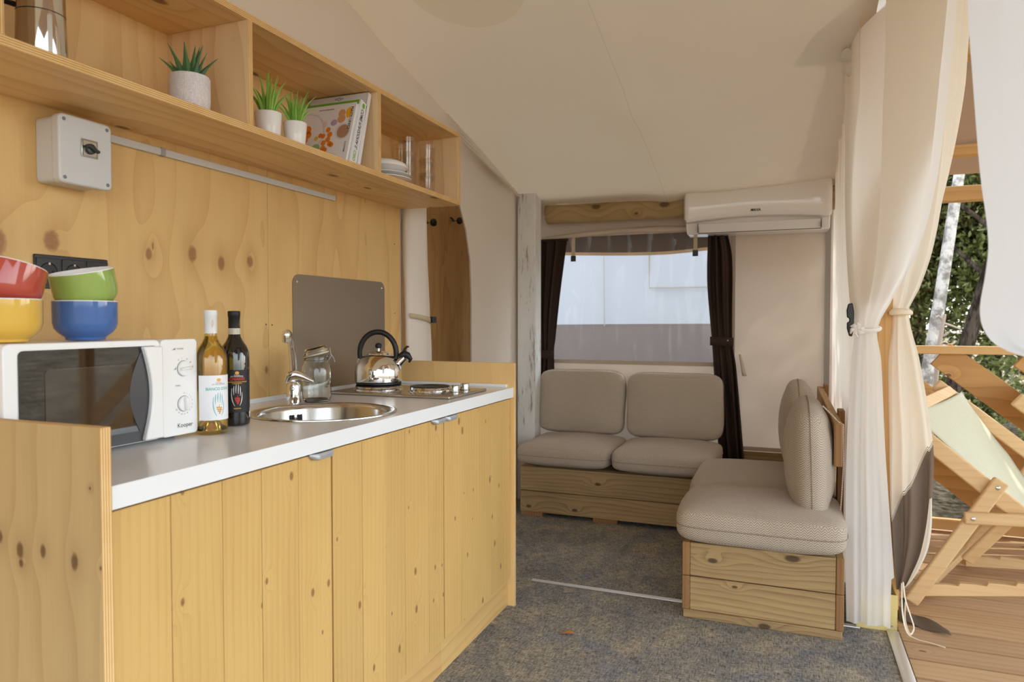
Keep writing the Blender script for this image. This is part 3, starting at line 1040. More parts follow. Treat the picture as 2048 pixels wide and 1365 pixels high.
# mixer tap
FX, FY = -1.492, 1.858
fc = thing('mixer_tap', 'chrome single lever mixer tap behind the sink', 'tap', (FX, FY, TOP))
MB().lathe((FX, FY, TOP), [(0.0235, 0.0), (0.0235, 0.004), (0.0225, 0.005), (0.0225, 0.058), (0.0215, 0.066), (0.017, 0.074), (0.0, 0.078)], 32, cap1=False).build('body', m_chrome, fc)
ld = V((0.80, 0.60, 0)).normalized()
lv = MB()
lp = [V((FX, FY, TOP + 0.072)) - ld * 0.024, V((FX, FY, TOP + 0.092)) - ld * 0.012, V((FX, FY, TOP + 0.096)) + ld * 0.006, V((FX, FY, TOP + 0.088)) + ld * 0.028, V((FX, FY, TOP + 0.077)) + ld * 0.050, V((FX, FY, TOP + 0.072)) + ld * 0.062]
lv.tube(lp, [0.010, 0.020, 0.021, 0.014, 0.009, 0.006], 14, flat=0.75)
lv.build('lever', m_chrome, fc)
sd = V((0.52, -0.855, 0)).normalized()
sp = []
prof = [(-0.010, 0.062), (-0.004, 0.10), (0.010, 0.14), (0.035, 0.18), (0.070, 0.212), (0.105, 0.230), (0.135, 0.236), (0.155, 0.230)]
cf = curve([(i / (len(prof) - 1), V((a, 0, b))) for i, (a, b) in enumerate(prof)])
for i in range(29):
    q = cf(i / 28)
    sp.append(V((FX, FY, TOP)) + sd * q.x + V((0, 0, q.z)))
MB().tube(sp, [0.0125 - 0.002 * i / 28 for i in range(29)], 18).build('spout', m_chrome, fc)
e = sp[-1]
MB().lathe(e + V((0, 0, -0.024)), [(0.0115, 0), (0.0125, 0.002), (0.0125, 0.013), (0.0132, 0.014), (0.0132, 0.028), (0.010, 0.036), (0.0, 0.038)], 26, cap1=False).build('aerator', m_chrome, fc)
# embossed oval with a small flower on the tap body
em = MB()
fd = V((0.53, -0.85, 0)).normalized()
ft = V((0.85, 0.53, 0))
base = V((FX, FY, TOP + 0.045))
em.tube([base + fd * (0.0222 * math.cos(math.asin(min(0.9, abs(0.010 * math.cos(a) / 0.0225))))) + ft * (0.010 * math.cos(a)) + V((0, 0, 0.022 * math.sin(a))) for a in [2 * PI * i / 28 for i in range(28)]], 0.0009, 6, closed=True)
for k in range(5):
    a = 2 * PI * k / 5
    em.lathe(base + fd * 0.0222 + ft * (0.0045 * math.cos(a)) + V((0, 0, 0.008 + 0.0045 * math.sin(a))), [(0.0025, 0), (0.002, 0.001), (0.0, 0.0016)], 8, fd.to_track_quat('Z', 'Y').to_matrix(), cap1=False)
em.build('emblem', m_steel_b, fc)

# clip jar
JX, JY = -1.475, 1.955
jr = thing('clip_jar', 'clear glass clip-top jar behind the mixer tap', 'jar', (JX, JY, TOP))
outp = [(0.0, 0.0), (0.036, 0.0), (0.044, 0.004), (0.0475, 0.014), (0.0485, 0.04), (0.0485, 0.105), (0.046, 0.122), (0.039, 0.134), (0.0385, 0.150), (0.041, 0.152), (0.041, 0.156)]
inp = [(0.0385, 0.156), (0.0358, 0.15), (0.0360, 0.134), (0.0425, 0.121), (0.0450, 0.104), (0.0450, 0.02), (0.040, 0.008), (0.0, 0.007)]
MB().lathe((JX, JY, TOP), outp + inp, 40, cap0=False, cap1=False).build('glass_body', m_clear, jr)
tilt = Matrix.Rotation(R(14), 3, V((0.5, -0.85, 0)).normalized())
lid0 = V((JX, JY, TOP + 0.160))
MB().lathe(lid0, [(0.0, 0.0), (0.040, 0.0), (0.0415, 0.003), (0.0415, 0.010), (0.038, 0.014), (0.034, 0.022), (0.028, 0.025), (0.0, 0.026)], 40, tilt, cap0=False, cap1=False).build('glass_lid', m_clear, jr)
MB().tube([lid0 + tilt @ V((0.0405 * math.cos(a), 0.0405 * math.sin(a), -0.001)) for a in [2 * PI * i / 36 for i in range(36)]], 0.0024, 8, closed=True).build('rubber_seal', plain('seal_ring', (222, 214, 190), 0.6), jr)
wr = MB()
wr.tube([V((JX + 0.0405 * math.cos(a), JY + 0.0405 * math.sin(a), TOP + 0.140)) for a in [2 * PI * i / 36 for i in range(36)]], 0.0011, 6, closed=True)
cd = V((0.78, 0.62, 0)).normalized()
ct = V((-0.62, 0.78, 0))
for sgn in (-1, 1):
    b0 = V((JX, JY, TOP + 0.140)) + cd * 0.040 + ct * 0.010 * sgn
    wr.tube([b0, b0 + cd * 0.008 + V((0, 0, 0.012)), b0 + cd * 0.006 + V((0, 0, 0.028)), b0 + cd * 0.004 + V((0, 0, 0.040))], 0.0011, 6)
    wr.tube([b0 + cd * 0.006 + V((0, 0, 0.022)), b0 + cd * 0.016 + V((0, 0, 0.008)), b0 + cd * 0.020 + V((0, 0, -0.006))], 0.0011, 6)
e0 = V((JX, JY, TOP + 0.134)) + cd * 0.060
wr.tube([e0 - ct * 0.010, e0 + ct * 0.010], 0.0011, 6)
wr.build('wire_clip', m_screw, jr)

# steel splash plate
spl = thing('splash_plate', 'brushed steel splash plate with rounded corners behind the kettle', 'splashback', (WALL_X, 2.345, TOP))
MB().prism(rrect(2.039, 2.655 - 0.003, 0.921, 1.345, 0.035, 6), lambda a, b, d: V((d, a, b)), WALL_X + 0.0005, WALL_X + 0.0025).build('plate', m_splash, spl)
for yy in (2.062, 2.627):
    MB().lathe((WALL_X + 0.0025, yy, 1.318), [(0.0055, 0), (0.005, 0.002), (0.0, 0.003)], 14, Matrix.Rotation(R(90), 3, 'Y'), cap1=False).build('screw', m_chrome, spl)

# hob
hb = thing('electric_hob', 'steel two plate electric hob at the far end of the worktop', 'hob', (-1.33, 2.325, TOP))
MB().box(-1.585, -1.08, 2.163, 2.487, TOP + 0.0005, TOP + 0.010).build('hob_plate', m_steel_b, hb, bevel=0.003)
PL1, PL2 = (-1.452, 2.305), (-1.247, 2.335)
for (px, py), rr in ((PL1, 0.090), (PL2, 0.078)):
    pp = MB().lathe((px, py, TOP + 0.010), [(rr + 0.004, 0), (rr + 0.003, 0.004), (rr - 0.003, 0.008), (rr - 0.002, 0.011), (rr - 0.004, 0.015)], 48, cap1=False).build('plate_ring', m_steel, hb)
    MB().lathe((px, py, TOP + 0.010), [(rr - 0.003, 0.014), (rr - 0.005, 0.018), (0.030, 0.0185), (0.028, 0.0165), (0.0, 0.0165)], 48, cap0=False, cap1=False).build('hot_plate', m_hotplate, hb)
for (px, py) in ((-1.135, 2.318), (-1.135, 2.405)):
    kb = MB().lathe((px, py, TOP + 0.010), [(0.019, 0), (0.019, 0.003), (0.0165, 0.004), (0.0165, 0.022), (0.0155, 0.024), (0.0, 0.0245)], 32, cap1=False).build('control_knob', m_steel_b, hb)
    MB().lathe((px, py, TOP + 0.0102), [(0.0205, 0), (0.0205, 0.0012)], 28).build('knob_collar', m_black, hb)
    MB().box(px - 0.001, px + 0.001, py - 0.0172, py - 0.013, TOP + 0.022, TOP + 0.0352).build('pointer_mark', m_ink, kb)

# whistling kettle
KX, KY = PL1
KZ = TOP + 0.0295
kt = thing('whistling_kettle', 'polished steel whistling kettle with black arched handle on the hob', 'kettle', (KX, KY, KZ))
MB().lathe((KX, KY, KZ), [(0.080, 0.0), (0.086, 0.003), (0.086, 0.009), (0.080, 0.011)], 48).build('base_ring', m_black, kt)
kprof = [(0.082, 0.008), (0.090, 0.012), (0.091, 0.018), (0.0905, 0.055), (0.086, 0.075), (0.076, 0.093), (0.060, 0.107), (0.047, 0.114), (0.043, 0.115)]
MB().lathe((KX, KY, KZ), kprof, 64, cap1=True).build('body', m_steel, kt)
ldk = MB().lathe((KX, KY, KZ), [(0.044, 0.114), (0.043, 0.118), (0.034, 0.123), (0.018, 0.127), (0.0, 0.128)], 40, cap0=False, cap1=False).build('lid', m_steel, kt)
MB().lathe((KX, KY, KZ + 0.127), [(0.006, 0), (0.006, 0.010)], 16).build('knob_stem', m_chrome, ldk)
MB().lathe((KX, KY, KZ + 0.136), [(0.004, 0), (0.0105, 0.003), (0.0125, 0.009), (0.0125, 0.014), (0.009, 0.020), (0.0, 0.0225)], 24, cap1=False).build('lid_knob', m_black, ldk)
hd = V((0.93, 0.36, 0)).normalized()      # handle plane, spout to the right
kc = V((KX, KY, KZ))
hp = []
for i in range(25):
    a = R(200 - 218 * i / 24)
    hp.append(kc + hd * (-0.002 + 0.070 * math.cos(a)) + V((0, 0, 0.118 + 0.082 * math.sin(a))))
MB().tube(hp, [0.0105 if 3 < i < 23 else 0.009 for i in range(25)], 14).build('handle', m_black, kt)
MB().tube([hp[0] + V((0, 0, 0.006)), kc + hd * -0.076 + V((0, 0, 0.082))], [0.0102, 0.0095], 14).build('handle_ferrule', m_steel, kt)
rib = MB().tube([kc + hd * lerp(-0.066, 0.066, i / 16) + V((0, 0, 0.098 + 0.024 * math.sin(PI * i / 16))) + V((hd.y, -hd.x, 0)) * 0.0 for i in range(17)], 0.004, 8)
rib.build('handle_bracket', m_black, kt)
s0 = kc + hd * 0.070 + V((0, 0, 0.075))
sdir = (hd * 0.74 + V((0, 0, 0.67))).normalized()
MB().tube([s0, s0 + sdir * 0.034, s0 + sdir * 0.040], [0.019, 0.0135, 0.0135], 22).build('spout', m_steel, kt)
ws = MB()
w0 = s0 + sdir * 0.036
ws.tube([w0 + sdir * -0.012 - hd * 0.008 + V((0, 0, 0.012)), w0 + sdir * 0.006 + V((0, 0, 0.012)), w0 + hd * 0.014 + V((0, 0, 0.012)), w0 + hd * 0.026 + V((0, 0, -0.004)), w0 + hd * 0.020 + V((0, 0, -0.016))], [0.012, 0.016, 0.013, 0.0085, 0.004], 14)
ws.tube([w0 + V((0, 0, 0.014)), w0 + hd * 0.004 + V((0, 0, 0.034)), w0 + hd * 0.012 + V((0, 0, 0.044)), w0 + hd * 0.020 + V((0, 0, 0.044))], [0.008, 0.0055, 0.0045, 0.003], 10)
ws.build('whistle', m_black, kt)

# microwave oven
MX = -1.305
M0, M1, MZ0, MZ1 = 0.832, 1.272, 0.914, 1.136
mw = thing('microwave_oven', 'white microwave oven with black glass door on the worktop', 'microwave', (-1.45, 1.05, TOP))
MB().box(-1.615, MX - 0.012, M0 + 0.003, M1 - 0.003, MZ0, MZ1 - 0.001).build('casing', m_whitep, mw, bevel=0.006)
for xx in (-1.58, -1.35):
    for yy in (M0 + 0.04, M1 - 0.04):
        MB().lathe((xx, yy, TOP), [(0.012, 0), (0.012, MZ0 - TOP + 0.001)], 16).build('foot', m_black, mw)
yd = 1.158
dr = MB().prism(rrect(M0, yd + 0.012, MZ0, MZ1, 0.012), lambda a, b, d: V((d, a, b)), MX - 0.0115, MX).build('door', m_whitep, mw, bevel=0.002)
MB().prism(rrect(M0 + 0.026, yd + 0.004, MZ0 + 0.002, MZ1 - 0.013, 0.010), lambda a, b, d: V((d, a, b)), MX, MX + 0.0022).build('glass_panel', m_blackgloss, dr)
n_ = NT('perforated_window')
cy_, cz_ = n_.sep(n_.pos())[1:3]
hx = n_.m('ABSOLUTE', n_.m('SUBTRACT', n_.m('FRACT', n_.m('MULTIPLY', cy_, 420.0)), 0.5))
hz_ = n_.m('ABSOLUTE', n_.m('SUBTRACT', n_.m('FRACT', n_.m('MULTIPLY', cz_, 420.0)), 0.5))
dot = n_.smooth(n_.m('ADD', n_.m('MULTIPLY', hx, hx), n_.m('MULTIPLY', hz_, hz_)), 0.05, 0.12)
n_.bsdf(n_.mix(dot, lin((8, 7, 6)), lin((44, 38, 32))), 0.05, spec=0.9, coat=0.6)
MB().prism(rrect(0.906, 1.096, 0.948, 1.085, 0.008), lambda a, b, d: V((d, a, b)), MX + 0.0021, MX + 0.0030).build('door_window', n_.mat, dr)
MB().box(MX + 0.002, MX + 0.0028, M0 + 0.030, yd - 0.03, MZ0 + 0.003, MZ0 + 0.026).build('lower_band', m_darkgrey, dr)
hn = MB()
hl, hr = [], []
for i in range(21):
    t = i / 20
    z = lerp(MZ0 + 0.004, MZ1 - 0.014, t)
    hl.append((1.118 + 0.020 * math.sin(PI * t), z))
    hr.append((1.166, z))
hn.prism(hl + hr[::-1], lambda a, b, d: V((d, a, b)), MX, MX + 0.014)
hn.build('handle', m_whitep, dr, bevel=0.003)
rc = []
for i in range(21):
    t = i / 20
    z = lerp(MZ0 + 0.012, MZ1 - 0.022, t)
    rc.append((1.1185 + 0.019 * math.sin(PI * t), z))
rc2 = [(1.1185 - 0.030 * math.sin(PI * i / 20), lerp(MZ0 + 0.012, MZ1 - 0.022, i / 20)) for i in range(21)]
MB().prism(rc + rc2[::-1][1:-1], lambda a, b, d: V((d, a, b)), MX + 0.0022, MX + 0.0034).build('handle_recess', m_darkgrey, dr)
cpn = MB().prism(rrect(yd + 0.012, M1, MZ0, MZ1, 0.010), lambda a, b, d: V((d, a, b)), MX - 0.0115, MX + 0.004).build('control_panel', m_whitep, mw, bevel=0.002)
FXM = MX + 0.004


def onpanel(cy, cz):
    return lambda a, b: V((FXM + 0.0004, cy + a, cz + b))


ky = 1.231
for kz, rot in ((1.068, 0.06), (0.986, 1.62)):
    kb = MB().lathe((FXM, ky, kz), [(0.0175, 0), (0.0175, 0.004), (0.0165, 0.006), (0.0, 0.006)], 40, Matrix.Rotation(R(90), 3, 'Y'), cap1=False).build('dial', m_whitep, cpn)
    MB().tube([V((FXM + 0.0005, ky + 0.0178 * math.cos(a), kz + 0.0178 * math.sin(a))) for a in [2 * PI * i / 40 for i in range(40)]], 0.0006, 6, closed=True).build('dial_gap', m_inkgrey, cpn)
    gp = V((0, math.cos(rot), math.sin(rot)))
    MB().bar(V((FXM + 0.010, ky, kz)) - gp * 0.015, V((FXM + 0.010, ky, kz)) + gp * 0.015, 0.010, 0.007, side=(1, 0, 0)).build('dial_grip', m_whitep, kb, bevel=0.003)
ms = MB()
put_text(ms, 'Kooper', 0.0142, onpanel(1.2335, 0.936), bold=0.00008)
ms.build('lettering', m_ink, cpn, fix=False)
mk = MB()
put_text(mk, 'POWER', 0.0055, onpanel(1.222, 1.1135))
put_text(mk, 'TIMER', 0.0055, onpanel(1.214, 1.0285))
for k in range(4):
    flat(mk, [(1.199 + k * 0.0025, 1.1115), (1.201 + k * 0.0025, 1.1115), (1.201 + k * 0.0025, 1.1125 + k * 0.0012), (1.199 + k * 0.0025, 1.1125 + k * 0.0012)], lambda a, b: V((FXM + 0.0004, a, b)))
for k, (tx, a) in enumerate((('0', 88), ('1', 70), ('2', 50), ('3', 32), ('4', 14), ('5', -6), ('6', -26), ('7', -46), ('8', -66), ('9', -86), ('10', -106), ('15', -128), ('30', -150))):
    put_text(mk, tx, 0.0055, onpanel(ky + 0.0245 * math.cos(R(a)), 0.986 + 0.0245 * math.sin(R(a))))
for k, a in enumerate((125, 95, 62, 34, 4, 180)):
    c0, c1 = ky + 0.0245 * math.cos(R(a)), 1.068 + 0.0245 * math.sin(R(a))
    if k == 0:
        put_text(mk, '*', 0.010, onpanel(c0, c1 - 0.002))
    else:
        for q in range(min(k, 4)):
            flat(mk, [(c0 + (q - 1.5) * 0.0017, c1 - 0.002), (c0 + (q - 1.5) * 0.0017 + 0.001, c1 - 0.002), (c0 + (q - 1.5) * 0.0017 + 0.001, c1 + q * 0.0012), (c0 + (q - 1.5) * 0.0017, c1 + q * 0.0012)], lambda u, w: V((FXM + 0.0004, u, w)))
mk.build('scale_marks', m_inkgrey, cpn, fix=False)


# bowls on the microwave
def bowl_mesh(center, tilt, mat, name, label):
    t = thing(name, label, 'bowl', center, 'coloured bowls stacked on the microwave')
    Mx = Matrix.Rotation(tilt, 3, 'X')
    o_ = [(0.036, 0.0), (0.038, 0.001), (0.039, 0.006), (0.052, 0.016), (0.0595, 0.026), (0.0622, 0.038), (0.0626, 0.083)]
    i_ = [(0.0598, 0.0845), (0.0592, 0.045), (0.056, 0.030), (0.046, 0.018), (0.0, 0.014)]
    MB().lathe(center, o_, 64, Mx, cap1=False).build('outer_glaze', mat, t)
    MB().lathe(center, [o_[-1], (0.0612, 0.0852)] + i_, 64, Mx, cap0=False, cap1=False).build('white_inside', m_pot, t)
    return t


BZ = 1.1365
BX = -1.42
bowl_mesh((BX, 1.080, BZ), 0.0, plain('blue_glaze', (70, 108, 172), 0.08, coat=0.4), 'bowl', 'blue glazed bowl on the microwave under the green bowl')
bowl_mesh((BX, 0.912, BZ), 0.0, plain('yellow_glaze', (222, 180, 78), 0.08, coat=0.4), 'bowl', 'yellow glazed bowl on the microwave under the red bowl')
bowl_mesh((BX, 1.091, 1.2035), R(13), plain('green_glaze', (150, 176, 90), 0.08, coat=0.4), 'bowl', 'green glazed bowl tilted inside the blue bowl')
bowl_mesh((BX, 0.903, 1.206), R(-16), plain('red_glaze', (182, 78, 62), 0.08, coat=0.4), 'bowl', 'red glazed bowl tilted inside the yellow bowl')


# wine bottles
def wrap(cx, cy, r, a0, z0):
    """map flat print (a across, b up) on to a cylinder, centred on heading a0"""
    return lambda a, b: V((cx + r * math.cos(a0 + a / r), cy + r * math.sin(a0 + a / r), z0 + b))


def stroke(mb, pts, w, to3):
    n = len(pts)
    L, Rr = [], []
    for i, (a, b) in enumerate(pts):
        p0 = pts[max(0, i - 1)]
        p1 = pts[min(n - 1, i + 1)]
        dx, dy = p1[0] - p0[0], p1[1] - p0[1]
        l = math.hypot(dx, dy) or 1
        ww = w * (0.35 + 0.65 * math.sin(PI * min(0.97, max(0.06, i / (n - 1)))))
        L.append(to3(a - dy / l * ww, b + dx / l * ww))
        Rr.append(to3(a + dy / l * ww, b - dx / l * ww))
    mb.add(L + Rr, [(i, i + 1, n + i + 1, n + i) for i in range(n - 1)])


def bez(p0, p1, p2, n=8):
    return [((1 - t) ** 2 * p0[0] + 2 * t * (1 - t) * p1[0] + t * t * p2[0], (1 - t) ** 2 * p0[1] + 2 * t * (1 - t) * p1[1] + t * t * p2[1]) for t in [i / n for i in range(n + 1)]]


def wine(cx, cy, glassm, capm, labm, handm, grapem, textm, subm, title, label, name_lines, face, white):
    t = thing('wine_bottle', label, 'bottle', (cx, cy, TOP), 'wine bottles on the worktop')
    outp = [(0.0, 0.012), (0.020, 0.004), (0.030, 0.0005), (0.0355, 0.003), (0.0368, 0.010), (0.0368, 0.178), (0.0355, 0.192), (0.030, 0.207), (0.021, 0.220), (0.0155, 0.232), (0.0142, 0.245), (0.0140, 0.292), (0.0, 0.293)]
    MB().lathe((cx, cy, TOP), outp, 48, cap0=False, cap1=False).build('glass_body', glassm, t)
    if white:
        wp = [(0.0, 0.036), (0.015, 0.030), (0.026, 0.014), (0.0345, 0.010), (0.0352, 0.014), (0.0352, 0.176), (0.034, 0.190), (0.028, 0.205), (0.0195, 0.218), (0.0142, 0.230), (0.0130, 0.236), (0.0, 0.236)]
        MB().lathe((cx, cy, TOP), wp, 40, cap0=False, cap1=False).build('wine', MATS['white_wine'], t)
    MB().lathe((cx, cy, TOP), [(0.0146, 0.243 if white else 0.252), (0.0147, 0.283), (0.0155, 0.284), (0.0156, 0.296), (0.0145, 0.2985), (0.0, 0.299)], 32, cap0=False, cap1=False).build('capsule', capm, t)
    if not white:
        MB().lathe((cx, cy, TOP), [(0.01495, 0.2375), (0.01495, 0.2535)], 32, cap0=False, cap1=False).build('neck_seal', plain('seal_paper', (206, 200, 182), 0.6), t)
        ns = MB()
        tw = wrap(cx, cy, 0.01515, face, TOP + 0.2455)
        flat(ns, [(-0.007, -0.005), (0.006, -0.005), (0.006, 0.005), (-0.007, 0.005)], tw)
        ns.build('seal_print', m_inkgrey, t, fix=False)
    rl = 0.0372
    span = R(105)
    z0, z1 = 0.036, (0.143 if white else 0.146)
    lb = MB().grid(lambda s, q: wrap(cx, cy, rl, face, TOP)((s - 0.5) * 2 * span * rl * 0.62, lerp(z0, z1, q)), 28, 1).build('label', labm, t, fix=False)
    rp = rl + 0.0003
    to3 = wrap(cx, cy, rp, face, TOP)
    off = 0.006 if white else 0.0
    sh = lambda a, b: to3(a + off, b)
    su = MB()
    flat(su, ellipse(0, 0.1385 if not white else 0.132, 0.0052, 0.0042), sh)
    su.build('sun_emblem', plain('label_gold', (226, 168, 62), 0.4), lb, fix=False)
    tx = MB()
    put_text(tx, title, 0.0105 if not white else 0.0095, lambda a, b: sh(a * 0.92, b + (0.1225 if not white else 0.1105)), bold=0.0002)
    tx.build('wine_name', textm, lb, fix=False)
    tx = MB()
    put_text(tx, 'Tenuta', 0.0050, lambda a, b: sh(a, b + (0.1325 if not white else 0.1255)))
    put_text(tx, 'LA PALAGINA', 0.0052, lambda a, b: sh(a, b + (0.1295 if not white else 0.1218)))
    tx.build('estate_name', subm, lb, fix=False)
    if not white:
        tx = MB()
        put_text(tx, 'DENOMINAZIONE DI ORIGINE', 0.0038, lambda a, b: sh(a, b + 0.1150), bold=0.0001)
        put_text(tx, 'E GARANTITA', 0.0038, lambda a, b: sh(a, b + 0.1110), bold=0.0001)
        put_text(tx, 'RISERVA', 0.0048, lambda a, b: sh(a, b + 0.0465), bold=0.0001)
        tx.build('small_print', plain('label_gold', (226, 168, 62), 0.4), lb, fix=False)
    hh = MB()
    hz = 0.053 if not white else 0.046
    for pts in (bez((-0.006, 0.0), (-0.017, 0.018), (-0.013, 0.046)), bez((-0.0085, 0.029), (-0.0095, 0.042), (-0.0075, 0.052)), bez((-0.003, 0.033), (-0.004, 0.045), (-0.002, 0.056)), bez((0.0025, 0.031), (0.0025, 0.045), (0.0035, 0.056)), bez((0.0075, 0.026), (0.0085, 0.042), (0.0075, 0.051)), bez((0.006, 0.001), (0.014, 0.015), (0.0115, 0.036))):
        stroke(hh, [(a, b + hz) for a, b in pts], 0.0010, sh)
    hh.build('hand_drawing', handm, lb, fix=False)
    gg = MB()
    for (a, b) in ((-0.0045, 0.020), (0.0, 0.0205), (0.0045, 0.0195), (-0.003, 0.0155), (0.0015, 0.0155), (0.005, 0.0148), (-0.001, 0.0112), (0.003, 0.0108), (0.0012, 0.0068)):
        flat(gg, ellipse(a, b + hz, 0.0022, 0.0022, 10), sh)
    stroke(gg, [(a, b + hz) for a, b in bez((0.0, 0.023), (0.0005, 0.027), (0.003, 0.027))], 0.0007, sh)
    gg.build('grape_drawing', grapem, lb, fix=False)
    tw = wrap(cx, cy, 0.0150, face + (0.0 if white else 0.9), TOP + 0.268)
    fl = MB()
    stroke(fl, bez((0.0, -0.012), (-0.004, -0.004), (0.0, 0.008)), 0.0006, tw)
    stroke(fl, bez((0.0, 0.008), (0.004, -0.003), (-0.001, -0.009)), 0.0006, tw)
    fl.build('capsule_mark', plain('label_copper', (196, 142, 84), 0.35, 0.6), t, fix=False)
    return t


g_ = NT('white_wine')
g_.bsdf(lin((250, 226, 140)), 0.02, trans=0.96, ior=1.34)
MATS['white_wine'] = g_.mat
m_pglass = thin_glass('pale_bottle_glass', (246, 238, 200), 0.05, 0.0)
m_dglass = plain('dark_bottle_glass', (10, 9, 8), 0.03, spec=0.8, coat=0.5)
fa = math.atan2(-1.31, 1.30)
wine(-1.295, 1.309, m_pglass, plain('white_capsule', (226, 226, 228), 0.4), plain('white_label', (232, 232, 236), 0.6), plain('teal_ink', (96, 176, 178), 0.5), plain('gold_grapes', (206, 152, 44), 0.5), plain('teal_ink', (96, 176, 178), 0.5), m_inkgrey, 'BIANCO D\'UVA', 'pale white wine bottle with white cap and white label', None, fa + 0.30, True)
wine(-1.345, 1.440, m_dglass, plain('black_capsule', (24, 24, 26), 0.5), plain('black_label', (28, 27, 30), 0.55), plain('white_ink', (232, 230, 228), 0.5), plain('red_ink', (212, 56, 44), 0.5), plain('red_ink', (212, 56, 44), 0.5), plain('white_ink', (232, 230, 228), 0.5), 'CHIANTI', 'dark red wine bottle with black cap and black label', None, fa + 0.12, False)

# triple wall socket
so = thing('wall_socket', 'black triple wall socket panel on the plywood wall behind the bowls', 'socket', (WALL_X, 1.214, 1.295))
MB().box(WALL_X, WALL_X + 0.006, 1.118, 1.308, 1.255, 1.335).build('cover_frame', m_socket, so, bevel=0.002)
for k, cy in enumerate((1.150, 1.213, 1.277)):
    MB().box(WALL_X + 0.006, WALL_X + 0.0085, cy - 0.029, cy + 0.029, 1.263, 1.327).build('insert', m_socket, so, bevel=0.001)
    if k < 2:
        MB().lathe((WALL_X + 0.009, cy, 1.295), [(0.0215, 0.0), (0.0200, 0.0012), (0.0190, -0.0002), (0.0, -0.0002)], 32, Matrix.Rotation(R(90), 3, 'Y'), cap0=False, cap1=False).build('socket_cup', m_black, so)
        pn = MB()
        for dz in (-0.0095, 0.0095):
            pn.lathe((WALL_X + 0.0091, cy + dz, 1.295), [(0.0026, 0), (0.0026, 0.0004)], 10, Matrix.Rotation(R(90), 3, 'Y'))
        pn.build('pin_hole', plain('pin_hole_black', (4, 4, 4), 0.8), so)
        MB().box(WALL_X + 0.0088, WALL_X + 0.012, cy - 0.0025, cy + 0.0025, 1.311, 1.316).box(WALL_X + 0.0088, WALL_X + 0.012, cy - 0.0025, cy + 0.0025, 1.274, 1.279).build('earth_contact', m_steel, so)
    else:
        MB().tube([V((WALL_X + 0.009, cy + 0.02 * math.cos(a), 1.295 + 0.02 * math.sin(a))) for a in [2 * PI * i / 32 for i in range(32)]], 0.0012, 6, closed=True).build('blank_ring', m_black, so)

# junction box with rotary switch, cable duct
jb = thing('switch_box', 'light grey electrical box with rotary switch under the wall shelf', 'electrical box', (WALL_X, 1.194, 1.575))
MB().prism(rrect(1.130, 1.258, 1.502, 1.654, 0.012), lambda a, b, d: V((d, a, b)), WALL_X, WALL_X + 0.058).build('box_base', m_boxgrey, jb, bevel=0.003)
lid = MB().prism(rrect(1.126, 1.262, 1.498, 1.658, 0.014), lambda a, b, d: V((d, a, b)), WALL_X + 0.0585, WALL_X + 0.084).build('box_lid', m_boxgrey, jb, bevel=0.004)
BXX = WALL_X + 0.084
for yy in (1.139, 1.249):
    for zz in (1.511, 1.645):
        MB().lathe((BXX, yy, zz), [(0.0045, 0), (0.0045, 0.0006), (0.003, 0.0002)], 14, Matrix.Rotation(R(90), 3, 'Y')).build('lid_screw', plain('lid_screw_grey', (120, 124, 130), 0.4), lid)
MB().box(BXX, BXX + 0.003, 1.180, 1.222, 1.568, 1.610).build('switch_plate', m_steel_b, lid, bevel=0.001)
MB().tube([V((BXX + 0.0032, a, b)) for a, b in ((1.183, 1.571), (1.219, 1.571), (1.219, 1.607), (1.183, 1.607))], 0.0005, 4, closed=True).build('plate_line', m_ink, lid)
MB().lathe((BXX + 0.003, 1.201, 1.588), [(0.013, 0), (0.012, 0.006), (0.010, 0.007)], 24, Matrix.Rotation(R(90), 3, 'Y')).build('rotary_hub', m_darkgrey, lid)
MB().bar((BXX + 0.014, 1.188, 1.594), (BXX + 0.014, 1.216, 1.581), 0.012, 0.007, side=(1, 0, 0)).build('rotary_knob', m_darkgrey, lid, bevel=0.003)
dz0 = 1.640
du = thing('cable_duct', 'slim grey cable duct on the plywood wall below the shelf', 'cable duct', (WALL_X, 1.78, dz0))
MB().box(WALL_X, WALL_X + 0.012, 1.258, 1.48, dz0, dz0 + 0.020).box(WALL_X, WALL_X + 0.012, 1.482, 2.285, dz0, dz0 + 0.020).build('duct_base', m_boxgrey, du, bevel=0.002)
MB().box(WALL_X, WALL_X + 0.014, 1.474, 1.488, dz0 - 0.001, dz0 + 0.021).build('duct_joint', plain('duct_joint_grey', (160, 160, 160), 0.5), du)

# ================================================================== WALL SHELF
SB, ST = 1.685, 2.000          # underside and top
SF = -1.345                    # front
sh = thing('wall_shelf', 'long open plywood wall shelf with compartments above the counter', 'shelf', (-1.49, 1.6, SB))
EZ = {'x+': 1, 'y+': 1}
MB().box(WALL_X + 0.001, SF, 0.25, 2.81, SB, SB + 0.020, fm=EZ).build('bottom_board', [m_ply_shelf_y, m_edge_z], sh, bevel=0.0008, seg=1)
MB().box(WALL_X + 0.001, SF, 0.25, 2.81, ST - 0.018, ST, fm=EZ).build('top_board', [m_ply_shelf_y, m_edge_z], sh, bevel=0.0008, seg=1)
MB().box(WALL_X + 0.001, WALL_X + 0.008, 0.25, 2.79, SB + 0.020, ST - 0.018).build('back_board', m_ply_back, sh)
for ya, yb in ((0.856, 0.874), (1.503, 1.521), (2.143, 2.161), (2.792, 2.810)):
    MB().box(WALL_X + 0.008, SF, ya, yb, SB + 0.020, ST - 0.018, fm={'x+': 1}).build('divider' if yb < 2.8 else 'side_board', [m_ply_shelf_z, m_edge_y], sh, bevel=0.0008, seg=1)
ST0 = SB + 0.0205

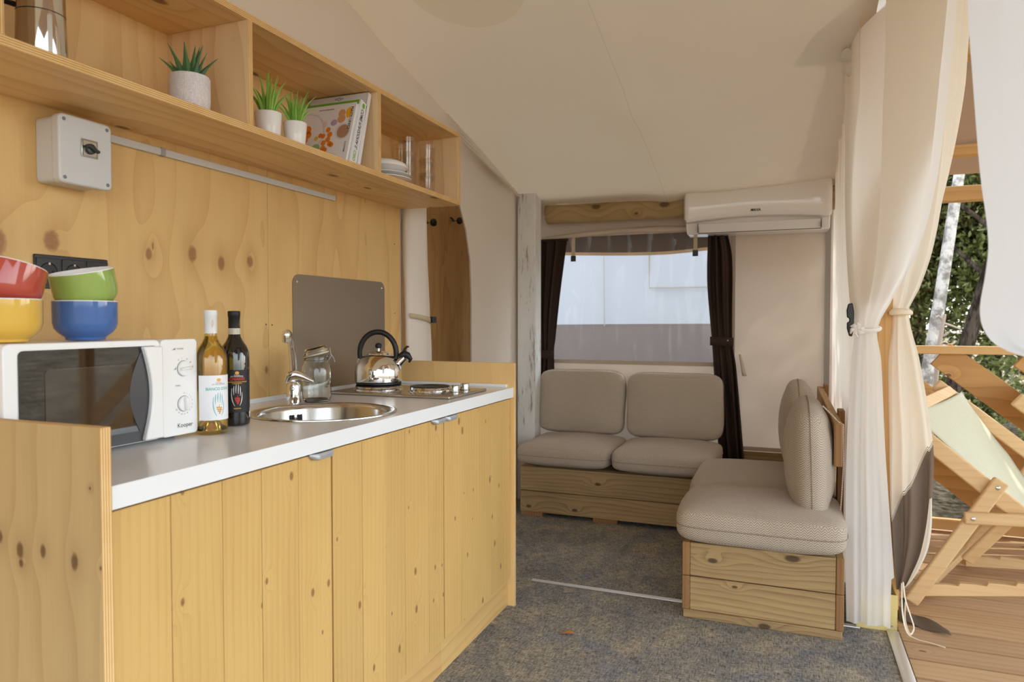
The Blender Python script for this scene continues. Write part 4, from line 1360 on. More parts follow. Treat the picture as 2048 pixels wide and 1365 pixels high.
# steel coffee pot
cp = thing('coffee_pot', 'polished steel coffee pot on the left end of the wall shelf', 'coffee pot', (-1.43, 1.002, ST0))
MB().lathe((-1.43, 1.002, ST0), [(0.046, 0), (0.047, 0.003), (0.0445, 0.095), (0.0445, 0.097)], 48, cap1=True).build('lower_body', m_steel, cp)
MB().lathe((-1.43, 1.002, ST0), [(0.0435, 0.097), (0.0435, 0.099)], 48).build('joint_ring', m_black, cp)
MB().lathe((-1.43, 1.002, ST0), [(0.0445, 0.099), (0.0415, 0.205), (0.040, 0.222), (0.030, 0.232), (0.0, 0.236)], 48, cap1=False).build('upper_body', m_steel, cp)
MB().lathe((-1.43, 1.002, ST0 + 0.236), [(0.006, 0), (0.011, 0.008), (0.009, 0.016), (0.0, 0.018)], 20, cap1=False).build('lid_knob', m_black, cp)
hq = V((-0.75, -0.66, 0))
cpc = V((-1.43, 1.002, ST0))
MB().tube([cpc + hq * 0.040 + V((0, 0, 0.205)), cpc + hq * 0.075 + V((0, 0, 0.20)), cpc + hq * 0.082 + V((0, 0, 0.16)), cpc + hq * 0.070 + V((0, 0, 0.12)), cpc + hq * 0.043 + V((0, 0, 0.115))], 0.006, 10).build('handle', m_black, cp)


def blade(base, tip, width, bend, thick=0.25, n=9):
    """tapered leaf from base to tip, arched towards 'bend'"""
    base, tip, bend = V(base), V(tip), V(bend)
    pts = []
    for i in range(n):
        t = i / (n - 1)
        pts.append(base.lerp(tip, t) + bend * (math.sin(PI * t) * 0.5))
    d = (tip - base).normalized()
    sd = d.cross(V((0.7, -0.7, 0.15))).normalized()
    mb = MB()
    vs = []
    for i, p in enumerate(pts):
        t = i / (n - 1)
        w = width * (0.75 + 0.25 * math.sin(PI * min(1, t * 1.6))) * (1 - t ** 1.7) + 0.0004
        q = pts[min(n - 1, i + 1)] - pts[max(0, i - 1)]
        nn = q.cross(sd).normalized()
        vs += [p - sd * w, p - nn * w * thick * 1.6, p + sd * w, p + nn * w * thick * 0.3]
    fs = []
    for i in range(n - 1):
        for k in range(4):
            l = (k + 1) % 4
            fs.append((i * 4 + k, i * 4 + l, i * 4 + 4 + l, i * 4 + 4 + k))
    fs += [(3, 2, 1, 0), tuple((n - 1) * 4 + k for k in range(4))]
    return mb.add(vs, fs)


def leafmat(name, c1, c2, tipc=None):
    n = NT(name)
    a = n.noise(n.pos(), 60.0, 3.0)
    col = n.mix(n.m('ADD', n.m('MULTIPLY', n.rnd(), 0.6), n.m('MULTIPLY', a, 0.4)), lin(c1), lin(c2))
    n.bsdf(col, 0.4, spec=0.4)
    return n.mat


m_succ = leafmat('succulent_leaf', (58, 96, 62), (92, 128, 84))
m_grass = leafmat('grass_blade_leaf', (98, 156, 52), (160, 200, 96))
n = NT('linen_textured_pot')
pz = n.pos()
wv = n.m('ADD', n.noise(n.vm('MULTIPLY', pz, (120.0, 120.0, 900.0)), 1.0, 2.0), n.noise(n.vm('MULTIPLY', pz, (700.0, 700.0, 90.0)), 1.0, 2.0))
n.bsdf(n.mix(n.smooth(wv, 0.8, 1.25), lin((206, 201, 204)), lin((230, 227, 229))), 0.7, normal=n.bump(wv, 0.3, 0.002))
m_linen = n.mat
# dark green succulent
PX, PY = -1.415, 1.372
su = thing('potted_succulent', 'dark green aloe succulent in a linen textured grey pot', 'potted plant', (PX, PY, ST0))
MB().lathe((PX, PY, ST0), [(0.043, 0), (0.0465, 0.004), (0.0485, 0.030), (0.0485, 0.086), (0.0465, 0.090), (0.0445, 0.088), (0.044, 0.078)], 44, cap1=True).build('pot', m_linen, su)
MB().lathe((PX, PY, ST0 + 0.080), [(0.0435, 0), (0.02, 0.004), (0, 0.005)], 24, cap1=False).build('soil', m_dirt, su)
across = V((0.68, 0.73, 0))
toward = V((0.73, -0.68, 0))
for (a, h, bend, w, f) in ((-0.070, 0.045, -0.02, 0.008, 0.2), (-0.050, 0.085, -0.012, 0.009, 0.1), (-0.042, 0.072, -0.010, 0.006, -0.3), (-0.046, 0.036, -0.006, 0.007, 0.5), (-0.012, 0.092, 0.0, 0.012, 0.35), (-0.002, 0.060, 0.0, 0.007, -0.5), (0.014, 0.088, 0.002, 0.010, 0.2), (0.024, 0.090, 0.004, 0.009, -0.3), (0.032, 0.094, 0.010, 0.009, 0.0), (0.042, 0.080, 0.008, 0.006, -0.4), (0.066, 0.062, 0.018, 0.008, 0.3), (-0.03, 0.03, -0.004, 0.008, 0.7), (0.02, 0.055, 0.0, 0.010, 0.7)):
    b = V((PX, PY, ST0 + 0.082)) + across * (a * 0.30) + toward * (f * 0.02)
    tp_ = V((PX, PY, ST0 + 0.082)) + across * a + toward * (f * 0.03) + V((0, 0, h))
    blade(b, tp_, w, across * (-bend * 0.9) + V((0, 0, -0.006)), 0.5).build('leaf', m_succ, su)
# two grassy plants
for (gx, gy, rr, hh, lab, nb, sd_) in ((-1.425, 1.672, 0.0395, 0.082, 'bright green grass plant in a white pot left of the cookbooks', 30, 3), (-1.405, 1.768, 0.0355, 0.076, 'smaller green grass plant in a white pot touching the cookbooks', 26, 9)):
    rg = random.Random(sd_)
    gp = thing('potted_grass', lab, 'potted plant', (gx, gy, ST0), 'white potted grass plants on the shelf')
    MB().lathe((gx, gy, ST0), [(rr * 0.78, 0), (rr * 0.82, 0.003), (rr, hh - 0.002), (rr * 0.97, hh), (rr * 0.94, hh - 0.002), (rr * 0.92, hh - 0.012)], 40).build('pot', m_pot, gp)
    MB().lathe((gx, gy, ST0 + hh - 0.010), [(rr * 0.9, 0), (0, 0.003)], 20, cap1=False).build('soil', m_dirt, gp)
    for k in range(nb):
        an = rg.uniform(0, 2 * PI)
        sp_ = rg.uniform(0.020, 0.085) if k > 6 else rg.uniform(0.0, 0.025)
        h = rg.uniform(0.065, 0.135) * (1.0 - 5.0 * max(0, sp_ - 0.035)) * (1.0 if rr > 0.037 else 0.85)
        dr_ = V((math.cos(an), math.sin(an), 0))
        c0 = V((gx, gy, ST0 + hh - 0.008))
        tpz = c0 + dr_ * sp_ + V((0, 0, h))
        if tpz.y > 1.835:
            tpz.y = 1.835
        tpz.x = max(tpz.x, -1.60)
        blade(c0 + dr_ * rr * 0.35, tpz, rg.uniform(0.0032, 0.0052), dr_ * -0.012 + V((0, 0, 0.018)), 0.35, 8).build('leaf', m_grass, gp)


# cookbooks leaning on the divider
def book(base_y, lean, h, d0, d1, th, cover, pages, name, label, z0=ST0):
    """upright book; covers face -Y/+Y and lean towards +Y, spine towards the room (+X)"""
    t = thing('cookbook', label, 'book', (SF - 0.1, base_y, z0), 'books on the wall shelf')
    up = V((0, math.sin(lean), math.cos(lean)))
    out = V((0, -math.cos(lean), math.sin(lean)))
    o0 = V((0, base_y, z0))

    def P3(a, b, d):      # a along x, b up, d outwards from the front cover
        return o0 + V((a, 0, 0)) + up * b + out * d
    pg = MB().prism([(d0 + 0.004, 0.004), (d1 - 0.002, 0.004), (d1 - 0.002, h - 0.004), (d0 + 0.004, h - 0.004)], lambda a, b, d: P3(a, b, d), -th + 0.002, -0.002).build('pages', pages, t)
    MB().prism([(d0, 0), (d1, 0), (d1, h), (d0, h)], P3, -0.002, 0.0).build('front_cover', cover, t)
    MB().prism([(d0, 0), (d1, 0), (d1, h), (d0, h)], P3, -th, -th + 0.002).build('back_cover', cover, t)
    return t, P3, up, out


m_paper = plain('book_pages', (232, 228, 220), 0.8)
m_bwhite = plain('book_white_cover', (228, 228, 236), 0.35)
m_bgreen = plain('book_green_cover', (110, 176, 52), 0.35)
lean = R(19)
# big white book at the back
t, P3, up, out = book(2.046, R(15.5), 0.282, -1.615, -1.372, 0.018, m_bwhite, m_paper, 'a', 'large white book with winged emblem leaning at the back')
MB().prism([(-1.374, 0), (-1.370, 0), (-1.370, 0.282), (-1.374, 0.282)], P3, -0.018, 0.0).build('spine', m_bwhite, t)
eg = MB()
to3 = lambda a, b: P3(-1.49 + a, 0.273 + b, 0.0006)
eg.tube([P3(-1.49 + 0.007 * math.cos(2 * PI * i / 20), 0.269 + 0.005 * math.sin(2 * PI * i / 20), 0.0006) for i in range(20)], 0.0008, 5, closed=True)
for sg in (-1, 1):
    stroke(eg, [(sg * (0.007 + 0.012 * i / 6), -0.004 + 0.005 * (1 - i / 6)) for i in range(7)], 0.0008, to3)
    stroke(eg, [(sg * (0.007 + 0.012 * i / 6), -0.004 - 0.003 * (1 - i / 6)) for i in range(7)], 0.0006, to3)
eg.build('emblem', m_ink, t, fix=False)
# green edged book with lettered white spine
t, P3, up, out = book(2.001, R(17.5), 0.246, -1.60, -1.374, 0.038, m_bgreen, m_paper, 'b', 'green book with white lettered spine leaning in the middle')
MB().prism([(-1.376, 0), (-1.370, 0), (-1.370, 0.246), (-1.376, 0.246)], P3, -0.038, 0.0005).build('spine', m_bwhite, t)


def spine3(a, b):       # text runs down the spine, facing +X
    return P3(-1.3694, 0.228 - a, -0.019 + b)


tx = MB()
put_text(tx, 'COME FUNZIONA IL', 0.0205, lambda a, b: spine3(a * 0.80 + 0.012, b), align='LEFT', bold=0.0003)
tx.build('spine_title', m_ink, t, fix=False)
tx = MB()
put_text(tx, 'CIBO', 0.0205, lambda a, b: spine3(a * 0.80 + 0.170, b), align='LEFT', bold=0.0003)
flat(tx, ellipse(-0.002, 0.0, 0.010, 0.0075, 14), spine3)
tx.build('spine_title_green', plain('print_green', (110, 176, 52), 0.4), t, fix=False)
# thin cookbook with food pictures in front
t, P3, up, out = book(1.986, R(18), 0.232, -1.60, -1.376, 0.012, m_bwhite, m_paper, 'c', 'white cookbook with orange food pictures leaning in front')


def cov(a, b):          # a: 0 fore-edge .. 0.224 spine, b: up
    return P3(-1.60 + a, b, 0.0005)


def disc(cx, cy, rx, ry, mat, lift=0.0005, name='cover_print', n=18):
    mb = MB()
    mb.add([P3(-1.60 + a, b + 0.034, lift) for a, b in ellipse(cx, cy, rx, ry, n)], [tuple(range(n))])
    return mb.build(name, mat, t, fix=False)


m_or = plain('print_orange', (228, 132, 36), 0.5)
m_or2 = plain('print_deep_orange', (198, 84, 34), 0.5)
m_pgrey = plain('print_plate_grey', (212, 212, 222), 0.5)
disc(0.030, 0.090, 0.085, 0.085, m_pgrey, 0.0004)
disc(0.030, 0.090, 0.078, 0.078, m_bwhite, 0.0006)
for (a, b, r_) in ((0.020, 0.118, 0.017), (0.040, 0.108, 0.016), (0.018, 0.098, 0.015), (0.046, 0.088, 0.015), (0.030, 0.078, 0.014), (0.012, 0.08, 0.012), (0.038, 0.066, 0.012)):
    disc(a, b, r_, r_, m_or2 if (int(a * 1000) % 2) else m_or, 0.0008)
for (a, b, r_) in ((0.128, 0.100, 0.0095), (0.138, 0.080, 0.0105), (0.112, 0.077, 0.009), (0.100, 0.080, 0.009), (0.134, 0.062, 0.010), (0.118, 0.050, 0.010), (0.144, 0.045, 0.0095), (0.152, 0.040, 0.009), (0.120, 0.030, 0.010), (0.130, 0.022, 0.009)):
    disc(a, b, r_, r_ * 1.05, m_or, 0.0007)
disc(0.090, 0.030, 0.018, 0.019, plain('print_pale_green', (150, 192, 128), 0.5), 0.0007)
disc(0.084, 0.070, 0.008, 0.009, plain('print_yellow', (222, 196, 70), 0.5), 0.0007)
disc(0.188, 0.088, 0.030, 0.032, m_pgrey, 0.0006)
disc(0.190, 0.088, 0.024, 0.026, plain('print_grain_brown', (172, 134, 108), 0.7), 0.0008)
disc(0.172, 0.160, 0.014, 0.016, plain('print_squash', (208, 160, 112), 0.5), 0.0007)
disc(0.174, 0.138, 0.016, 0.016, plain('print_squash', (208, 160, 112), 0.5), 0.0008)
disc(0.146, 0.126, 0.013, 0.012, plain('print_onion', (176, 160, 196), 0.5), 0.0008)
disc(0.200, 0.160, 0.012, 0.020, plain('print_pumpkin', (240, 176, 44), 0.5), 0.0007)
disc(0.108, 0.122, 0.010, 0.012, plain('print_garlic', (226, 204, 200), 0.5), 0.0007)
tx = MB()
put_text(tx, 'PIATTI UNICI', 0.0150, lambda a, b: P3(-1.60 + 0.210 + b, 0.216 - a, 0.0010), align='LEFT', bold=0.0002)
put_text(tx, 'PIATTI E CONTORNI', 0.0065, lambda a, b: P3(-1.60 + 0.105 + a, 0.214 + b, 0.0008), bold=0.0001)
put_text(tx, 'CUCINARE', 0.0085, lambda a, b: P3(-1.60 + 0.208 + b, 0.062 - a, 0.0008), bold=0.0001)
tx.build('cover_lettering', m_ink, t, fix=False)

# plates stacked on the shelf
for k, (rr, z0, lab) in enumerate(((0.110, 0.0, 'white plate at the bottom of the small stack on the shelf'), (0.108, 0.016, 'white plate lying second in the small stack on the shelf'), (0.096, 0.034, 'smaller white dish on top of the plates on the shelf'), (0.094, 0.054, 'upturned white dish crowning the plate stack on the shelf'))):
    p = MB()
    zc = ST0 + z0
    if k < 3:
        p.lathe((-1.455, 2.35, zc), [(rr * 0.55, 0), (rr * 0.60, 0.003), (rr * 0.72, 0.008), (rr, 0.015 + 0.010 * (k == 2)), (rr * 0.995, 0.0175 + 0.010 * (k == 2)), (rr * 0.7, 0.0115), (rr * 0.56, 0.006), (0.0, 0.006)], 48, cap1=False)
    else:
        p.lathe((-1.455, 2.35, zc), [(rr, 0.006), (rr * 1.0, 0.009), (rr * 0.95, 0.020), (rr * 0.75, 0.030), (rr * 0.45, 0.033), (0.0, 0.033)], 48, cap1=False)
    tag(p.build('plate', m_pot, loc=(-1.455, 2.35, zc)), lab, 'plate', 'white plates on the shelf')


# stacked tumblers
def tumbler(cx, cy, z0, label, group):
    rO = [(0.0, 0.0), (0.026, 0.0), (0.0285, 0.003), (0.0318, 0.030), (0.0345, 0.060), (0.0366, 0.086), (0.0374, 0.088), (0.0366, 0.0895)]
    rI = [(0.0350, 0.088), (0.0328, 0.060), (0.0302, 0.030), (0.0275, 0.010), (0.0, 0.009)]
    o = MB().lathe((cx, cy, z0), rO + rI, 24, cap0=False, cap1=False).build('tumbler', m_tumb, loc=(cx, cy, z0))
    tag(o, label, 'glass', group)


m_tumb = thin_glass('tumbler_glass', (248, 245, 240), 0.05, 0.03)
names = ['lowest', 'middle', 'topmost']
for (cx, cy, nm) in ((-1.435, 2.500, 'left front'), (-1.420, 2.640, 'right front'), (-1.530, 2.600, 'rear')):
    for k in range(3):
        tumbler(cx, cy, ST0 + 0.0005 + k * 0.0595, names[k] + ' clear tumbler of the ' + nm + ' glass stack on the shelf', 'stacked tumblers on the shelf')

# ================================================================== AIR CONDITIONER
ac = thing('air_conditioner', 'white wall mounted air conditioner above the window', 'air conditioner', (-0.18, BACK_Y, 1.70))
A0, A1 = -0.592, 0.236
prof = [(4.60, 2.015), (4.44, 2.02), (4.425, 2.008), (4.412, 1.90), (4.412, 1.80), (4.428, 1.775), (4.60, 1.775)]
body = MB()
body.prism([(4.605, 2.010), (4.46, 2.012), (4.445, 1.90), (4.450, 1.76), (4.485, 1.712), (4.605, 1.705)], lambda a, b, d: V((d, a, b)), A0 + 0.006, A1 - 0.006)
body.build('casing', m_acwhite, ac, bevel=0.010, seg=3)
NX, NZ = 40, 12


def acfront(s, t):
    x = lerp(A0, A1, s)
    zb = 1.772 + 0.026 * math.sin(PI * s) ** 0.9
    zt = 2.018
    # rounded corners in elevation
    r = 0.022
    dx = min(x - A0, A1 - x)
    c = r - math.sqrt(max(0, r * r - (r - min(dx, r)) ** 2))
    z = lerp(zb + c, zt - c, t)
    q = t
    y = 4.412 + 0.016 * (q - 0.5) ** 2 - 0.010 * math.sin(PI * q) + 0.020 * max(0, (0.06 - q) / 0.06) ** 2 + 0.022 * max(0, (q - 0.93) / 0.07) ** 2
    y += 0.012 * max(0, (0.02 - dx) / 0.02) ** 2
    return V((x, y, z))


MB().grid(acfront, 60, 24).build('front_panel', m_acwhite, ac, fix=False, solid=0.004)
fl = MB()
fl.prism([(4.432, 1.768), (4.447, 1.768), (4.478, 1.722), (4.466, 1.716)], lambda a, b, d: V((d, a, b)), A0 + 0.080, A1 - 0.055)
fl.build('air_flap', m_acwhite, ac, bevel=0.003)
gp = MB()
gp.box(A0 + 0.077, A0 + 0.080, 4.436, 4.47, 1.718, 1.772).box(A1 - 0.055, A1 - 0.052, 4.436, 4.47, 1.718, 1.772)
gp.bar((A0 + 0.078, 4.4725, 1.7155), (A1 - 0.053, 4.4725, 1.7155), 0.004, 0.004, side=(0, 1, 0))
gp.build('flap_gap', m_grey_line, ac)
lt = MB()
put_text(lt, 'MAXA', 0.020, lambda a, b: V((-0.178 + a, 4.4005, 1.832 + b)), bold=0.0008, shear=0.2)
lt.build('lettering', m_ink, ac, fix=False)

# ================================================================== WINDOW CURTAINS AND STRAPS
def wcurtain(name, label, Lk, Rk, tie_t, tie, seed):
    t = thing(name, label, 'curtain', (Lk[-1][1][0], BACK_Y - 0.05, Lk[-1][1][2]), 'dark brown curtains at the lounge window')
    Lf, Rf = curve(Lk), curve(Rk)
    d = drape(Lf, Rf, 3.2, lambda q: 0.013 * (0.5 + min(1.0, abs(q - tie_t) * 5)), 60, 60, seed=seed)
    d.build('cloth', m_darkcurt, t, fix=False, solid=0.002)
    a, b, zz = tie
    bd = MB().grid(lambda s, q: V((lerp(a - 0.004, b + 0.004, s), BACK_Y - 0.085 - 0.012 * math.sin(PI * s), zz - 0.03 + 0.055 * q + 0.006 * (1 - s))), 12, 2)
    bd.build('tieback', m_darkcurt, t, fix=False, solid=0.003)
    MB().lathe((lerp(a, b, 0.78 if seed > 2 else 0.25), BACK_Y - 0.098, zz + 0.008), [(0.005, 0), (0.0045, 0.003), (0.0, 0.004)], 12, Matrix.Rotation(R(90), 3, 'X'), cap1=False).build('snap_button', plain('snap_button', (176, 160, 140), 0.4), t)
    hr = MB().box(min(Lk[0][1][0], Rk[0][1][0]), max(Lk[0][1][0], Rk[0][1][0]), BACK_Y - 0.062, BACK_Y - 0.040, Lk[0][1][2] - 0.012, Lk[0][1][2] + 0.004)
    hr.build('heading_tape', m_darkcurt, t)


cy = BACK_Y - 0.055
wcurtain('window_curtain', 'left dark brown curtain tied beside the white-washed post', [(0, (-1.605, cy, 1.728)), (0.45, (-1.605, cy, 1.25)), (0.80, (-1.59, cy, 0.96)), (1, (-1.63, cy, 0.50))], [(0, (-1.385, cy, 1.722)), (0.35, (-1.435, cy, 1.35)), (0.62, (-1.470, cy, 1.05)), (0.80, (-1.480, cy, 0.94)), (1, (-1.47, cy, 0.50))], 0.70, (-1.60, -1.478, 0.945), 1.3)
wcurtain('window_curtain', 'right dark brown curtain tied below the air conditioner', [(0, (-0.465, cy, 1.745)), (0.25, (-0.468, cy, 1.42)), (0.5, (-0.436, cy, 1.05)), (0.62, (-0.425, cy, 0.90)), (1, (-0.385, cy, 0.30))], [(0, (-0.352, cy, 1.745)), (0.14, (-0.318, cy, 1.56)), (0.5, (-0.312, cy, 1.05)), (0.62, (-0.288, cy, 0.88)), (1, (-0.235, cy, 0.30))], 0.5, (-0.44, -0.308, 1.045), 4.1)
for (xx, zz, lab) in ((-1.352, 1.615, 'beige strap with black buckle hanging at the left of the window'), (-0.545, 1.625, 'beige strap with black buckle hanging at the right of the window')):
    st = thing('buckle_strap', lab, 'strap', (xx, BACK_Y - 0.01, zz), 'blind straps hanging in front of the window')
    MB().box(xx - 0.012, xx + 0.012, BACK_Y - 0.030, BACK_Y - 0.027, zz, 1.76).build('webbing', m_strap, st)
    MB().box(xx - 0.017, xx + 0.017, BACK_Y - 0.034, BACK_Y - 0.024, zz - 0.038, zz).build('buckle', m_buckle, st, bevel=0.002)
# pale cord end beside the right curtain
MB().tube([V((-0.265, BACK_Y - 0.02, 0.965)), V((-0.255, BACK_Y - 0.02, 0.90)), V((-0.247, BACK_Y - 0.02, 0.83))], [0.003, 0.008, 0.010], 8, flat=0.4)
ctab = MB().grid(lambda s, q: V((lerp(-0.276, -0.262, s) + q * 0.028 + (s - 0.5) * 0.012 * q, BACK_Y - 0.022, 0.965 - 0.135 * q)), 2, 6)
tag(ctab.build('strap_end', m_canvas_back, fix=False, solid=0.002, loc=(-0.26, BACK_Y - 0.022, 0.83)), 'pale canvas strap end hanging beside the right brown curtain', 'strap')

# rolled door flap of the bedroom with strap
rl = thing('rolled_door_flap', 'rolled cream door flap held by a strap beside the bedroom opening', 'door flap', (-1.60, 2.9, 0.0))
Lk = curve([(0, 2.80), (0.5, 2.805), (0.62, 2.815), (1, 2.82)])
Rk = curve([(0, 2.958), (0.22, 2.968), (0.42, 3.015), (0.50, 3.03), (0.62, 3.022), (1, 3.02)])


def rollf(s, t):
    a = 2 * PI * s
    z = lerp(1.95, 0.05, t)
    y0, y1 = Lk(t), Rk(t)
    c = (y0 + y1) / 2
    r1 = (y1 - y0) / 2
    r2 = 0.038 + 0.008 * math.sin(t * 9)
    k = 1 + 0.05 * math.sin(5 * a + 4 * t) + 0.03 * math.sin(9 * a)
    return V((WALL_X + 0.025 + r2 * math.cos(a) * k, c + r1 * math.sin(a), z))


MB().grid(rollf, 40, 50, closeu=True).build('canvas_roll', m_canvas, rl, fix=True)
stp = MB()
zz0 = 1.20
stp.grid(lambda s, q: V((WALL_X + 0.026 + 0.046 * math.sin(PI * min(1, 0.06 + s)) ** 0.6, lerp(2.80, 3.03, s), lerp(1.212, 1.180, s) - 0.022 * q)), 14, 1)
stp.build('strap', m_strap, rl, fix=False, solid=0.002)
MB().box(WALL_X + 0.060, WALL_X + 0.074, 2.962, 3.004, 1.166, 1.196).build('buckle', m_buckle, rl, bevel=0.002)

# coat hooks on the bedroom wall
for k, (yy, zz) in enumerate(((4.062, 1.814), (3.706, 1.757))):
    hk = thing('coat_hook', ['black ball coat hook on the bedroom plywood, fully in view', 'black ball coat hook half hidden behind the door flap'][k], 'hook', (-2.00, yy, zz), 'black coat hooks in the bedroom')
    MB().lathe((-2.00, yy, zz), [(0.012, 0), (0.010, 0.004), (0.006, 0.006), (0.006, 0.035)], 16, Matrix.Rotation(R(90), 3, 'Y')).build('stem', m_steel, hk)
    MB().lathe((-1.97, yy, zz), [(0.004, 0), (0.018, 0.006), (0.024, 0.018), (0.020, 0.032), (0.0, 0.040)], 20, Matrix.Rotation(R(90), 3, 'Y'), cap1=False).build('ball', m_buckle, hk)
    MB().tube([V((-1.99, yy - 0.01, zz)), V((-1.98, yy - 0.045, zz + 0.008)), V((-1.975, yy - 0.075, zz + 0.010))], [0.008, 0.006, 0.006], 10).build('peg', m_buckle, hk)

# ================================================================== SOFAS
def cushion(center, half, Mx, label, group, puff=4.3, corner=8.0, seed=0, seam=True, name='seat_cushion'):
    """upholstered block: half = (a, b, thickness/2); pillowy faces and a sewn seam round the edge"""
    c = V(center)
    t = thing(name, label, 'cushion', c - V((0, 0, half[2])) if Mx is None else c, group)
    mb = MB()
    N = 18
    key = {}
    vs, fs = [], []

    def vert(p):
        k = (round(p[0], 5), round(p[1], 5), round(p[2], 5))
        if k not in key:
            key[k] = len(vs)
            x, y, z = p
            rxy = (abs(x) ** corner + abs(y) ** corner) ** (1 / corner)
            s = (rxy ** puff + abs(z) ** puff) ** (1 / puff)
            q = V((x / s * half[0], y / s * half[1], z / s * half[2]))
            # faces crown towards the middle
            q.z *= 0.86 + 0.20 * (1 - min(1, abs(x)) ** 2) * (1 - min(1, abs(y)) ** 2)
            nn = noise.noise(V((q.x * 6 + seed * 3.1, q.y * 6, q.z * 6 + seed)))
            n2 = noise.noise(V((q.x * 17 + seed * 1.7, q.y * 17, q.z * 17)))
            q += q.normalized() * (0.006 * nn + 0.0022 * n2)
            vs.append(q)
        return key[k]
    for ax in range(3):
        for sg in (-1, 1):
            for i in range(N):
                for j in range(N):
                    qd = []
                    for (a, b) in ((i, j), (i + 1, j), (i + 1, j + 1), (i, j + 1)):
                        u, w = -1 + 2 * a / N, -1 + 2 * b / N
                        # finer sampling towards the edges
                        u, w = math.sin(u * PI / 2), math.sin(w * PI / 2)
                        p = [0, 0, 0]
                        p[ax] = sg
                        p[(ax + 1) % 3] = u
                        p[(ax + 2) % 3] = w
                        qd.append(vert(p))
                    fs.append(tuple(qd if sg > 0 else qd[::-1]))
    tr = (lambda q: c + (Mx @ q if Mx else q))
    mb.add([tr(q) for q in vs], fs)
    mb.build('cover', m_uph, t, smooth=80)
    if seam:
        lp = []
        for i in range(72):
            a = 2 * PI * i / 72
            x, y = math.cos(a), math.sin(a)
            s = (abs(x) ** corner + abs(y) ** corner) ** (1 / corner)
            q = V((x / s * half[0], y / s * half[1], 0.0))
            nn = noise.noise(V((q.x * 6 + seed * 3.1, q.y * 6, q.z * 6 + seed)))
            q += q.normalized() * (0.006 * nn + 0.0016)
            lp.append(tr(q))
        MB().tube(lp, 0.0022, 6, closed=True).build('seam', m_seam, t)
    return t


# far sofa platform
fs_ = thing('sofa_platform', 'long low sofa platform of weathered boards under the window', 'sofa', (-0.93, 4.27, 0), 'board built sofa platforms')
for (z0, z1) in ((0.155, 0.300), (0.026, 0.1515)):
    MB().box(-1.490, -0.380, 3.937, 3.965, z0, z1).build('front_board', m_pallet_x, fs_, bevel=0.003)
for (a, b) in ((-1.490, -1.350), (-1.040, -0.895), (-0.555, -0.41)):
    MB().box(a, b, 3.943, 4.55, 0.0, 0.0255).build('skid_block', m_pallet_end, fs_, bevel=0.002)
MB().box(-1.490, -1.462, 3.965, 4.58, 0.026, 0.300).build('side_board', m_pallet_y, fs_, bevel=0.003)
for k in range(5):
    MB().box(-1.485, -0.385, 3.97 + k * 0.125, 4.08 + k * 0.125, 0.283, 0.301).build('deck_slat', m_pallet_x, fs_, bevel=0.002)
cushion((-1.222, 4.165, 0.378), (0.288, 0.300, 0.080), None, 'left seat cushion of the far sofa beside the post', 'sofa seat cushions', seed=1)
cushion((-0.640, 4.165, 0.378), (0.292, 0.302, 0.080), None, 'right seat cushion of the far sofa under the window', 'sofa seat cushions', seed=2)
bk = Matrix.Rotation(R(84), 3, 'X')
cushion((-1.243, 4.425, 0.648), (0.288, 0.205, 0.078), bk, 'left back cushion of the far sofa leaning under the window', 'sofa back cushions', seed=3, name='back_cushion', corner=7.0, puff=4.0)
cushion((-0.646, 4.425, 0.643), (0.293, 0.205, 0.078), bk, 'right back cushion of the far sofa beside the brown curtain', 'sofa back cushions', seed=4, name='back_cushion', corner=7.0, puff=4.0)

# near sofa platform: two stacked board frames on a base plank
ns_ = thing('sofa_platform', 'near sofa platform of two stacked board frames by the door curtain', 'sofa', (-0.08, 3.7, 0), 'board built sofa platforms')
for (z0, z1) in ((0.170, 0.302), (0.034, 0.1665)):
    MB().box(-0.345, 0.180, 2.808, 2.836, z0, z1).build('end_board', m_pallet_x, ns_, bevel=0.003)
    MB().box(-0.374, -0.346, 2.805, 4.55, z0, z1, fm={'y-': 1}).build('side_board', [m_pallet_y, m_pallet_end], ns_, bevel=0.003)
    MB().box(0.181, 0.208, 2.805, 4.55, z0, z1, fm={'y-': 1}).build('side_board', [m_pallet_y, m_pallet_end], ns_, bevel=0.003)
MB().box(-0.370, 0.204, 2.806, 2.90, 0.0, 0.033).build('base_plank', m_pallet_x, ns_, bevel=0.003)
MB().box(-0.370, 0.204, 4.40, 4.50, 0.0, 0.033).build('base_plank', m_pallet_x, ns_, bevel=0.003)
for k in range(11):
    MB().box(-0.344, 0.180, 2.84 + k * 0.155, 2.96 + k * 0.155, 0.285, 0.302).build('deck_slat', m_pallet_x, ns_, bevel=0.002)
MB().box(0.176, 0.206, 2.945, 4.58, 0.615, 0.782, fm={'y-': 1}).build('back_rail', [m_pallet_y, m_pallet_end], ns_, bevel=0.004)
for yy in (3.22, 4.45):
    MB().box(0.207, 0.232, yy, yy + 0.09, 0.05, 0.80).build('rail_post', m_pallet_end, ns_, bevel=0.002)
cushion((-0.092, 3.005, 0.380), (0.312, 0.265, 0.088), None, 'nearest seat cushion on the end of the near sofa', 'sofa seat cushions', seed=5, corner=8.0)
cushion((-0.095, 3.605, 0.378), (0.325, 0.340, 0.080), None, 'rear seat cushion of the near sofa in the corner', 'sofa seat cushions', seed=6)
bk2 = Matrix.Rotation(R(-92), 3, 'Y') @ Matrix.Rotation(R(90), 3, 'Z')
cushion((0.094, 3.160, 0.618), (0.300, 0.232, 0.096), bk2, 'nearest back cushion standing against the near sofa rail', 'sofa back cushions', seed=7, name='back_cushion', puff=2.7, corner=4.5)
cushion((0.066, 3.800, 0.638), (0.300, 0.236, 0.092), bk2, 'rear back cushion of the near sofa behind the first one', 'sofa back cushions', seed=8, name='back_cushion', puff=2.7, corner=4.5)
